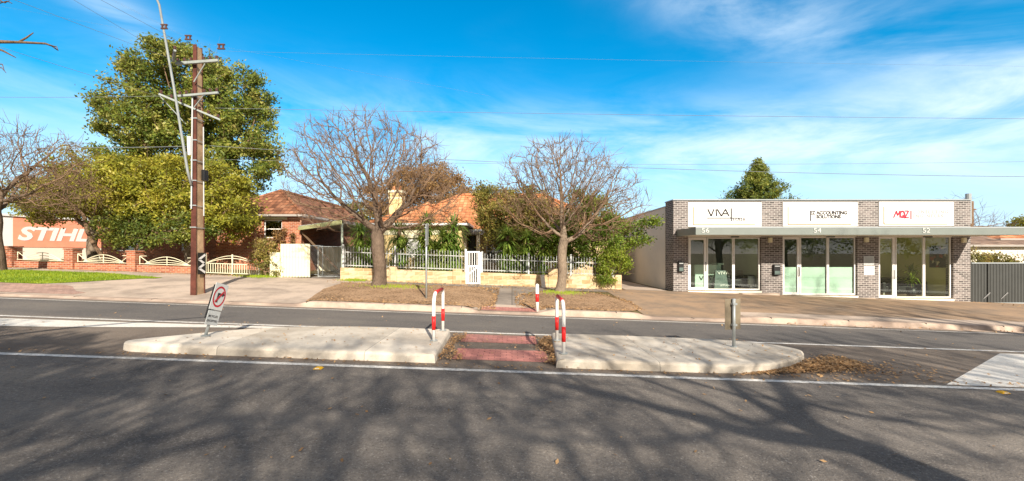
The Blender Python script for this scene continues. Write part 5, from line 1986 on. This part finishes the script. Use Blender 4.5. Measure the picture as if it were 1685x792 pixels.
def bare_tree(base, fork, lobes, n_attr, label, seed, rb=0.2, group=None, step=0.24, dk=0.34, twigs=2, twig_len=0.5, up=0.12, m1='barkgrey', m2='twig', name='bare_tree', twig_r=0.0075):
    rng = np.random.default_rng(seed)
    A = sample_lobes(rng, lobes, n_attr)
    A = A[A[:, 2] > fork[2] + 0.1]
    ph = rng.uniform(0, 6.28, 6)
    hole = np.sin(A[:, 0] * 1.9 + ph[0] + 1.3 * np.sin(A[:, 2] * 1.4 + ph[1])) * np.sin(A[:, 2] * 2.1 + ph[2]) + 0.7 * np.sin(A[:, 1] * 1.7 + ph[3] + A[:, 0])
    A = A[(hole > -0.75) | (rng.random(len(A)) < 0.25)]
    P, par = grow(base, fork, A, step, dk, rng, up=up)
    tr, cr, rad, cnt, tips = tree_mesh(P, par, rb, 0.0085, rng, twigs=twigs, twig_len=twig_len, twig_r=twig_r)
    t = thing(name, base, label, 'tree', group)
    tr.build('trunk', M[m1], t, True)
    cr.build('crown', M[m2], t, True)
    return t, P, par, cnt


def leafy_tree(base, fork, lobes, n_attr, leaves, size, label, seed, m='leaf_green', rb=0.2, sig=0.3, step=0.35, dk=0.5, bark='barkbrown', name='leafy_tree', cat='tree', aspect=0.5, down=0.0, twigs=1, group=None, maxcnt=6, up=0.1, visible=0.0):
    rng = np.random.default_rng(seed)
    A = sample_lobes(rng, lobes, n_attr)
    A = A[A[:, 2] > fork[2] - 0.6]
    P, par = grow(base, fork, A, step, dk, rng, up=up)
    tr, cr, rad, cnt, tips = tree_mesh(P, par, rb, 0.009, rng, twigs=twigs, twig_len=0.5)
    t = thing(name, base, label, cat, group)
    tr.build('trunk', M[bark], t, True)
    cr.build('branches', M['twig'], t, True)
    cand = np.where(cnt <= maxcnt)[0]
    # leave some branch ends bare so sky shows between clumps
    w_ = rng.gamma(0.7, 1.0, len(cand))
    pick = rng.choice(cand, leaves, p=w_ / w_.sum())
    C = P[pick] + rng.normal(size=(leaves, 3)) * sig * np.array([1, 1, 0.7])
    ctr = P[cand].mean(0)
    nr = P[pick] - ctr
    nr /= np.linalg.norm(nr, axis=1)[:, None] + 1e-9
    V, Q = leaf_quads(C, size, rng, aspect=aspect, down=down, nrm=nr * 0.8 + np.array([0, 0, 0.5]))
    np_mesh('crown', V, Q, M[m], t)
    return t


g = G
# two bare street trees
bare_tree((-5.32, 17.0, g(-5.3, 17) - 0.03), (-5.28, 17.0, 2.25), [(-6.9, 17.0, 4.9, 2.1, 2.3, 2.3), (-4.3, 17.0, 4.6, 2.0, 2.3, 2.2), (-5.6, 17, 5.5, 2.6, 2.3, 1.8), (-7.8, 16.9, 4.3, 1.2, 1.4, 1.5), (-3.0, 17, 4.0, 1.2, 1.5, 1.3)], 3800, 'leafless street tree with the widest twiggy crown, left of the grey sign pole', 41, 0.25, 'bare street trees on the verge', twigs=3, step=0.21, dk=0.27, twig_r=0.0065, twig_len=0.42)
bare_tree((1.90, 17.0, g(1.9, 17) - 0.03), (2.05, 17.0, 1.95), [(1.2, 17.0, 4.2, 1.9, 2.0, 1.9), (3.3, 17.0, 3.9, 1.8, 2.0, 1.8), (2.2, 17, 4.7, 2.2, 2.0, 1.6), (4.5, 17.0, 3.9, 0.9, 1.2, 1.3)], 3300, 'leafless pale barked street tree behind the red and white post', 44, 0.185, 'bare street trees on the verge', m1='barkpale', m2='twig', twigs=3, step=0.21, dk=0.27, twig_r=0.0065, twig_len=0.42)
# bare tree at the left edge
bare_tree((-21.25, 17.6, g(-21.2, 17.6) - 0.03), (-21.1, 17.5, 2.8), [(-22.5, 17.5, 5.2, 2.4, 2.2, 2.1), (-20.0, 17.5, 5.4, 2.1, 2.0, 1.8), (-18.6, 17.4, 4.7, 1.2, 1.5, 1.4)], 2300, 'leafless street tree at the left edge in front of the orange sign wall', 47, 0.2, m1='barkgrey', twigs=2, step=0.22, dk=0.29)

# the big evergreen and its neighbours
leafy_tree((-20.4, 27.5, 1.0), (-20.4, 27.3, 4.5), [(-21.2, 27, 12.7, 3.6, 2.8, 2.4), (-18.0, 26.8, 11.2, 2.8, 2.6, 2.4), (-23.6, 27, 10.7, 2.5, 2.4, 2.4), (-20.6, 26.5, 9.4, 3.6, 3.0, 2.2), (-16.2, 26.6, 8.6, 1.9, 2.0, 2.2), (-17.6, 26.6, 7.0, 2.9, 2.3, 1.7), (-23.2, 26.5, 7.6, 2.0, 2.2, 1.5)], 2500, 92000, 0.19, 'very tall dense evergreen tree rising behind the utility pole', 51, 'leaf_evergreen', 0.42, 0.27, 0.45, 0.62, name='evergreen_tree', maxcnt=4)
leafy_tree((-22.3, 22.6, 1.1), (-22.2, 22.6, 2.3), [(-21.4, 22.4, 5.0, 2.6, 1.8, 1.9), (-24.6, 22.8, 4.6, 2.0, 1.6, 1.5), (-19.3, 22.3, 4.6, 2.0, 1.6, 1.8), (-22.5, 22.5, 6.4, 1.7, 1.4, 1.1)], 1500, 30000, 0.15, 'yellow green tree with forked pale trunk behind the brick fence', 53, 'leaf_yellow', 0.22, 0.24, 0.35, 0.5, 'barkpale', name='pepper_tree', down=0.4)
leafy_tree((-17.3, 22.8, 0.95), (-17.2, 22.7, 2.3), [(-16.6, 22.4, 4.7, 2.4, 1.8, 2.0), (-14.7, 22.6, 4.1, 1.5, 1.4, 1.6), (-18.9, 22.5, 5.3, 2.0, 1.7, 1.8), (-16.2, 22.2, 6.0, 2.0, 1.5, 1.2)], 1500, 30000, 0.15, 'yellow green tree right of the utility pole partly hiding the brick house', 54, 'leaf_yellow', 0.2, 0.24, 0.35, 0.5, 'barkpale', name='pepper_tree', down=0.4)
leafy_tree((-18.9, 21.3, 1.0), (-18.9, 21.3, 1.5), [(-19.2, 21.4, 2.9, 1.8, 1.0, 1.1), (-16.6, 21.6, 2.9, 1.6, 1.0, 0.9)], 500, 9000, 0.14, 'shrub under the yellow green trees, leaves darkened for the shade there', 55, 'leaf_conifer', 0.1, 0.2, 0.3, 0.4, name='shrub', cat='shrub', down=0.3)  # dark leaf colour stands in for the deep shade below the crowns
bare_tree((-19.9, 20.9, 1.1), (-20.6, 20.9, 2.6), [(-22.5, 20.9, 4.6, 2.0, 1.2, 1.5), (-20.6, 20.9, 4.4, 1.2, 1.0, 1.2)], 800, 'tangle of bare brown branches in front of the yellow green tree', 56, 0.09, twigs=3, m1='barkbrown', m2='twig')
leafy_tree((-31, 37, 1.3), (-31, 37, 3), [(-33, 37, 7.0, 4.5, 2.5, 2.6), (-39, 38, 6.8, 4.5, 2.5, 2.8)], 900, 20000, 0.22, 'olive tree mass beyond the orange sign wall', 57, 'leaf_olive', 0.3, 0.35, 0.5, 0.7)
# straggly bush beside the cream gate
leafy_tree((-11.3, 19.6, 0.66), (-11.3, 19.6, 0.9), [(-11.3, 19.75, 1.5, 0.75, 0.5, 0.8), (-10.9, 19.6, 1.0, 0.45, 0.4, 0.5), (-11.5, 19.7, 2.1, 0.6, 0.4, 0.4)], 420, 7000, 0.085, 'straggly olive and brown bush beside the cream steel gate', 58, 'leaf_olive', 0.05, 0.1, 0.14, 0.2, name='bush', cat='bush')
# creeper on the brick wall
leafy_tree((-13.2, 24.0, 0.8), (-13.2, 24.05, 1.2), [(-13.0, 24.12, 2.3, 0.7, 0.12, 1.0), (-12.6, 24.12, 1.7, 0.6, 0.12, 0.7)], 300, 2600, 0.11, 'dark leafy creeper growing up the brick house wall', 59, 'leaf_brown', 0.03, 0.08, 0.16, 0.22, name='creeper', cat='creeper')
bare_tree((-8.45, 23.6, 0.6), (-8.45, 23.6, 1.2), [(-8.9, 23.7, 2.2, 0.9, 0.6, 0.9)], 260, 'small pale bare shrub under the carport', 60, 0.035, m1='barkpale', m2='barkpale', name='bare_shrub', step=0.14, dk=0.2, twig_len=0.3)
# brown leafed trees behind the houses
leafy_tree((-6.8, 36, 0.4), (-6.8, 36, 3.2), [(-7.4, 36, 7.4, 3.0, 2.2, 2.2), (-4.8, 36, 6.6, 2.2, 2.0, 1.9), (-10.4, 36.5, 6.4, 2.4, 2.0, 1.9)], 1500, 30000, 0.17, 'brown leafed tree rising behind the orange roof', 61, 'leaf_brown', 0.22, 0.3, 0.35, 0.45, twigs=2)
leafy_tree((-16.5, 52, 1.0), (-16.5, 52, 3.0), [(-18, 52, 6.2, 5, 3, 1.8), (-24.5, 53, 6.0, 4.5, 3, 1.8)], 700, 12000, 0.28, 'distant muted green trees over the brick house roof', 62, 'leaf_olive', 0.3, 0.4, 0.6, 0.8)
bare_tree((-1.4, 40, 0.4), (-1.4, 40, 3.0), [(-1.4, 40, 5.6, 2.8, 2, 1.5)], 500, 'distant bare tree peeking over the orange roof ridge', 63, 0.15, step=0.4, dk=0.5)
# shrubs in front of the cream house
leafy_tree((-0.2, 21.6, 0.3), (-0.2, 21.6, 1.2), [(-0.5, 21.6, 3.9, 1.3, 1.1, 1.3), (0.9, 21.6, 3.5, 1.5, 1.1, 1.7), (1.6, 21.8, 2.3, 1.3, 1.0, 1.2), (-1.2, 21.7, 4.2, 0.9, 0.7, 1.1), (-0.6, 21.6, 2.7, 0.8, 0.8, 1.0)], 1500, 30000, 0.125, 'loose olive and brown tree in front of the cream house porch', 64, 'leaf_olive', 0.12, 0.2, 0.25, 0.34, down=0.5, twigs=2)
leafy_tree((4.0, 20.0, 0.15), (4.0, 20.0, 0.8), [(3.6, 20.1, 3.4, 1.5, 1.0, 1.3), (4.2, 19.9, 2.2, 1.4, 0.8, 1.2), (5.6, 19.9, 2.7, 0.9, 0.7, 0.8), (6.3, 19.8, 3.15, 0.6, 0.5, 0.35), (2.7, 20.6, 2.2, 1.2, 0.8, 1.4)], 1300, 30000, 0.12, 'dense bright green tree leaning over the wall beside the shops', 65, 'leaf_green', 0.16, 0.17, 0.25, 0.34, down=0.3)
leafy_tree((4.55, 19.55, 0.15), (4.5, 19.45, 0.6), [(4.2, 19.1, 0.95, 0.42, 0.3, 0.75), (4.7, 19.2, 1.3, 0.6, 0.35, 0.6)], 320, 8000, 0.09, 'green bush spilling over the end of the stone wall', 66, 'leaf_green', 0.04, 0.11, 0.14, 0.2, name='bush', cat='bush', down=0.5)
# right side
bare_tree((38.2, 36, -1.4), (38.2, 36, 2.6), [(38.2, 36, 4.9, 1.9, 1.5, 1.7), (40.8, 36, 4.1, 1.7, 1.4, 1.0)], 420, 'dark bare tree behind the right end of the shops', 67, 0.12, m1='barkbrown', m2='barkbrown', step=0.35, dk=0.45, twig_len=0.7)
leafy_tree((48.4, 40, -1.5), (48.4, 40, 1.4), [(49.0, 40, 4.0, 1.9, 1.6, 1.5)], 260, 5000, 0.22, 'small yellow green tree top at the right edge', 68, 'leaf_yellow', 0.12, 0.25, 0.35, 0.45)
leafy_tree((24.5, 23.2, -0.6), (24.5, 23.2, 0.2), [(24.6, 23.2, 1.2, 1.6, 0.7, 0.9), (27.2, 23.3, 1.1, 1.4, 0.7, 0.8)], 460, 7500, 0.12, 'dark hedge showing above the charcoal fence', 69, 'leaf_olive', 0.06, 0.16, 0.22, 0.3, name='hedge', cat='hedge')
dp = thing('timber_pole', (36.6, 34, -1.2), 'rough brown timber pole behind the right end of the shops', 'pole')
MB().tube([(36.6, 34, -1.3), (36.62, 34, 5.9)], [0.24, 0.2], 10).build('shaft', M['barkbrown'], dp, True)
MB().box(36.2, 37.0, 33.9, 34.1, 5.2, 5.3).build('crossarm', M['barkbrown'], dp)

# conifer behind the shops
def conifer(base, h, rmax, label, seed):
    rng = np.random.default_rng(seed)
    t = thing('conifer', base, label, 'tree')
    b = np.array(base)
    MB().tube([b, b + np.array([0.05, 0, h * 0.5]), b + np.array([0, 0, h])], [0.2, 0.12, 0.02], 8).build('trunk', M['barkbrown'], t, True)
    br = MB(); C = []
    nb = 260
    for k in range(nb):
        f = (k + 0.5) / nb
        z = h * (0.25 + 0.75 * f)
        L = rmax * (1 - f) ** 1.0 * rng.uniform(0.6, 1.15) + 0.10
        a = rng.uniform(0, 2 * math.pi)
        d = np.array([math.cos(a), math.sin(a), 0])
        p0 = b + np.array([0, 0, z]); p1 = p0 + d * L * 0.6 + np.array([0, 0, 0.1 * L]); p2 = p0 + d * L + np.array([0, 0, 0.35 * L])
        br.tube([p0, p1, p2], [0.025, 0.015, 0.006], 4, cap=False)
        m_ = int(26 + 60 * L)
        tt = rng.random(m_) ** 0.6
        q_ = p0 + (p1 - p0) * tt[:, None] * 0.4 + (p2 - p0) * tt[:, None] * 0.6
        C.append(q_ + rng.normal(size=(m_, 3)) * np.array([0.14, 0.14, 0.12]))
    br.build('branches', M['barkbrown'], t, True)
    C = np.concatenate(C)
    V, Q = leaf_quads(C, 0.20, rng, aspect=0.35, down=-0.5)
    np_mesh('crown', V, Q, M['leaf_conifer'], t)
conifer((18.5, 32, -0.5), 9.2, 5.2, 'pointed dark conifer rising behind the left shop sign', 71)


# yuccas
def yucca(x, y, heads, label, seed):
    rng = np.random.default_rng(seed)
    gz_ = G(x, y)
    t = thing('yucca', (x, y, gz_), label, 'plant', 'yuccas behind the picket fence')
    st_ = MB(); parts = []
    for (dx_, h, L) in heads:
        L *= 1.3
        top = np.array([x + dx_, y + rng.normal() * 0.1, gz_ + h])
        st_.tube([(x + dx_ * 0.3, y, gz_), (x + dx_ * 0.8, y, gz_ + h * 0.5), top], [0.09, 0.07, 0.06], 8)
        parts.append(rosette(top, rng, 130, L, 0.032, 0.35))
        parts.append(rosette(top - np.array([0, 0, 0.3]), rng, 90, L * 0.95, 0.032, -0.1, 0.6))
        for zz_ in np.arange(0.6, h - 0.35, 0.35):
            parts.append(rosette((x + dx_ * 0.8, y, gz_ + zz_), rng, 60, L * 0.85, 0.03, -0.2, 0.6))
    st_.build('stem', M['barkbrown'], t, True)
    V, Q = merge(parts)
    np_mesh('leaves', V, Q, M['leaf_yucca'], t)


yucca(at(600, 0, 20.1)[0], 20.1, [(-0.2, 2.2, 0.7), (0.35, 1.6, 0.6)], 'wide yucca nearest the carport, left of the thick bare tree trunk', 81)
yucca(at(655, 0, 20.05)[0], 20.05, [(0.0, 2.35, 0.62), (0.2, 1.6, 0.6)], 'tall single yucca just right of the thick bare tree trunk', 82)
yucca(at(703, 0, 20.05)[0], 20.05, [(0.0, 2.75, 0.6), (-0.25, 1.9, 0.62), (0.3, 1.5, 0.6)], 'tallest yucca directly behind the grey sign pole', 83)
yucca(at(727, 0, 20.3)[0], 20.3, [(0.1, 2.1, 0.6), (-0.2, 1.5, 0.55)], 'shorter yucca between the two tall ones by the sign pole', 84)
yucca(at(746, 0, 20.05)[0], 20.05, [(0.0, 2.6, 0.7), (-0.3, 2.0, 0.62), (0.2, 1.4, 0.6)], 'full yucca nearest the white gate on its left', 85)
yucca(at(835, 0, 20.2)[0], 20.2, [(0.0, 2.3, 0.66), (0.15, 1.5, 0.6)], 'dark yucca to the right of the white gate', 86)
yucca(at(868, 0, 20.3)[0], 20.3, [(0.0, 2.2, 0.6), (-0.2, 1.5, 0.55)], 'dark yucca between the right porch shrub and the pale barked tree', 87)
yucca(at(892, 0, 20.5)[0], 20.5, [(0.0, 1.9, 0.55)], 'shadowed yucca beside the pale barked tree trunk', 88)

# ------------------------------------------------------------------ near side of the street: the trees that shade the road
TW = 'bare trees on the near footpath'
bare_tree((5.6, -2.2, 0.1), (5.5, -2.0, 3.6), [(5.8, -2.8, 5.5, 3.2, 2.4, 1.6), (3.4, -3.2, 5.3, 2.6, 2.2, 1.6), (8.2, -2.6, 5.4, 2.4, 2.2, 1.5)], 2295, 'leafless street tree on the near footpath, right of the viewpoint', 91, 0.24, TW, twigs=3)
bare_tree((-3.0, -4.2, 0.25), (-2.9, -4.1, 2.8), [(-3.2, -4.2, 5.2, 3.0, 2.4, 1.9), (-0.6, -4.4, 5.2, 2.4, 2.4, 1.8), (-5.9, -4.2, 5.2, 2.4, 2.2, 1.8)], 2565, 'leafless street tree on the near footpath, left of the viewpoint', 92, 0.3, TW, twigs=3)
bare_tree((2.2, -7.0, 0.0), (2.2, -6.9, 2.6), [(2.2, -7.0, 6.0, 3.6, 2.6, 2.8), (-0.5, -7.0, 6.4, 2.4, 2.2, 2.2)], 2295, 'leafless tree directly behind the viewpoint', 96, 0.26, TW, twigs=3)
bare_tree((12.8, -3.6, -0.3), (12.7, -3.4, 3.0), [(12.8, -3.6, 6.0, 3.4, 2.6, 2.4), (10.0, -3.6, 5.8, 2.4, 2.2, 2.0)], 2025, 'leafless street tree on the near footpath, far right of the viewpoint', 93, 0.24, TW, twigs=3)
bare_tree((18.5, 1.2, -0.5), (18.4, 1.2, 4.0), [(18.3, 1.2, 8.8, 3.8, 2.6, 3.2), (14.8, 1.0, 8.2, 2.6, 2.2, 2.4)], 1700, 'tallest leafless street tree on the near footpath, beyond the right picture edge', 97, 0.26, TW, twigs=2)
leafy_tree((-7.6, -2.4, 0.45), (-7.5, -2.3, 2.6), [(-7.8, -2.4, 5.0, 2.4, 1.8, 1.9), (-5.6, -2.8, 4.9, 1.9, 1.6, 1.5), (-3.6, -3.2, 4.6, 1.6, 1.5, 1.2)], 1100, 17000, 0.18, 'half leafy street tree on the near footpath, far left of the viewpoint', 94, 'leaf_olive', 0.24, 0.3, 0.3, 0.4, twigs=2)

# the bough that reaches into the top left corner
bg_ = thing('tree_bough', (-6.3, 2.6, 4.1), 'dark bare bough reaching in at the top left corner', 'branch')
q = MB()
q.tube([(-8.1, 0.6, 3.4), (-6.8, 2.4, 3.95), at(-60, 75, 4.2), at(0, 69, 4.2), at(38, 70, 4.2), at(75, 72, 4.25), at(86, 76, 4.25), at(95, 83, 4.3)], [0.09, 0.05, 0.026, 0.017, 0.012, 0.010, 0.008, 0.004], 6)
q.tube([at(30, 70, 4.2), at(44, 62, 4.25), at(55, 54, 4.25)], [0.010, 0.008, 0.004], 5)
q.tube([at(82, 75, 4.25), at(93, 77, 4.2), at(96, 84, 4.2)], [0.006, 0.005, 0.003], 4)
q.tube([at(-60, 60, 4.2), at(5, 84, 4.2), at(26, 95, 4.2)], [0.02, 0.010, 0.004], 5)
for (a, b, c) in (((-20, 108), (3, 112), (10, 120)), ((-20, 104), (4, 106), (7, 116)), ((-10, 8), (12, 2), (20, 6)), ((-10, -4), (8, 5), (16, 1))):
    q.tube([at(*a, 4.2), at(*b, 4.2), at(*c, 4.2)], [0.008, 0.005, 0.003], 4)
q.build('limb', M['barkbrown'], bg_, True)

# the house and hedge opposite, seen only as reflections in the shop glass
HO = thing('opposite_house', (14, -22, 0), 'pale house with a grey tiled roof across the street behind the viewpoint', 'house')
q = MB()
q.box(6, 24, -30, -22, -1.2, 2.9)
q.build('wall', M['render'], HO)
q = MB(); hip_roof(q, 6, 24, -30, -22, 2.95, 0.45); q.build('roof', [M['tile_grey'], M['gutter']], HO)
leafy_tree((26, -14, -0.8), (26, -14, 1.6), [(26, -14, 4.8, 4.0, 3.0, 2.6), (20, -15, 4.2, 3.0, 2.4, 2.0), (34, -15, 4.5, 4, 3, 2.4)], 600, 9000, 0.3, 'green garden trees across the street behind the viewpoint', 95, 'leaf_green', 0.25, 0.4, 0.6, 0.8)
leafy_tree((8, -17, -0.4), (8, -17, 1.4), [(8, -17, 3.4, 4.5, 2.0, 2.6), (15, -16.5, 2.4, 3.6, 1.6, 1.6), (0, -17, 3.0, 4.0, 2.0, 2.2), (-8, -17, 3.4, 4.0, 2.0, 2.4)], 600, 9000, 0.3, 'row of garden shrubs across the street behind the viewpoint', 98, 'leaf_olive', 0.2, 0.4, 0.6, 0.8)
leafy_tree((38, -20, -1.2), (38, -20, 2), [(34, -20, 5.5, 5, 3.0, 4.0), (43, -20, 5.0, 5, 3.0, 4), (52, -18, 5.0, 5, 3.0, 4)], 600, 9000, 0.35, 'big garden trees across the street, far right behind the viewpoint', 99, 'leaf_green', 0.3, 0.5, 0.7, 0.9)
litter('leaf_litter', 260, box_s(-11, 11, 3.0, 12.2), 'a few stray leaves blown across the open road', 0.05, 31)
litter('leaf_litter', 500, box_s(-6.0, 5.2, 6.9, 8.9), 'a few dry leaves on top of the median islands', 0.04, 32, lift=0.155)
litter('leaf_litter', 900, lambda rng, n: np.column_stack([5.3 + rng.normal(size=n) * 1.1, 7.3 + rng.normal(size=n) * 0.35]), 'loose leaves spreading out from the heap by the right island', 0.05, 33)
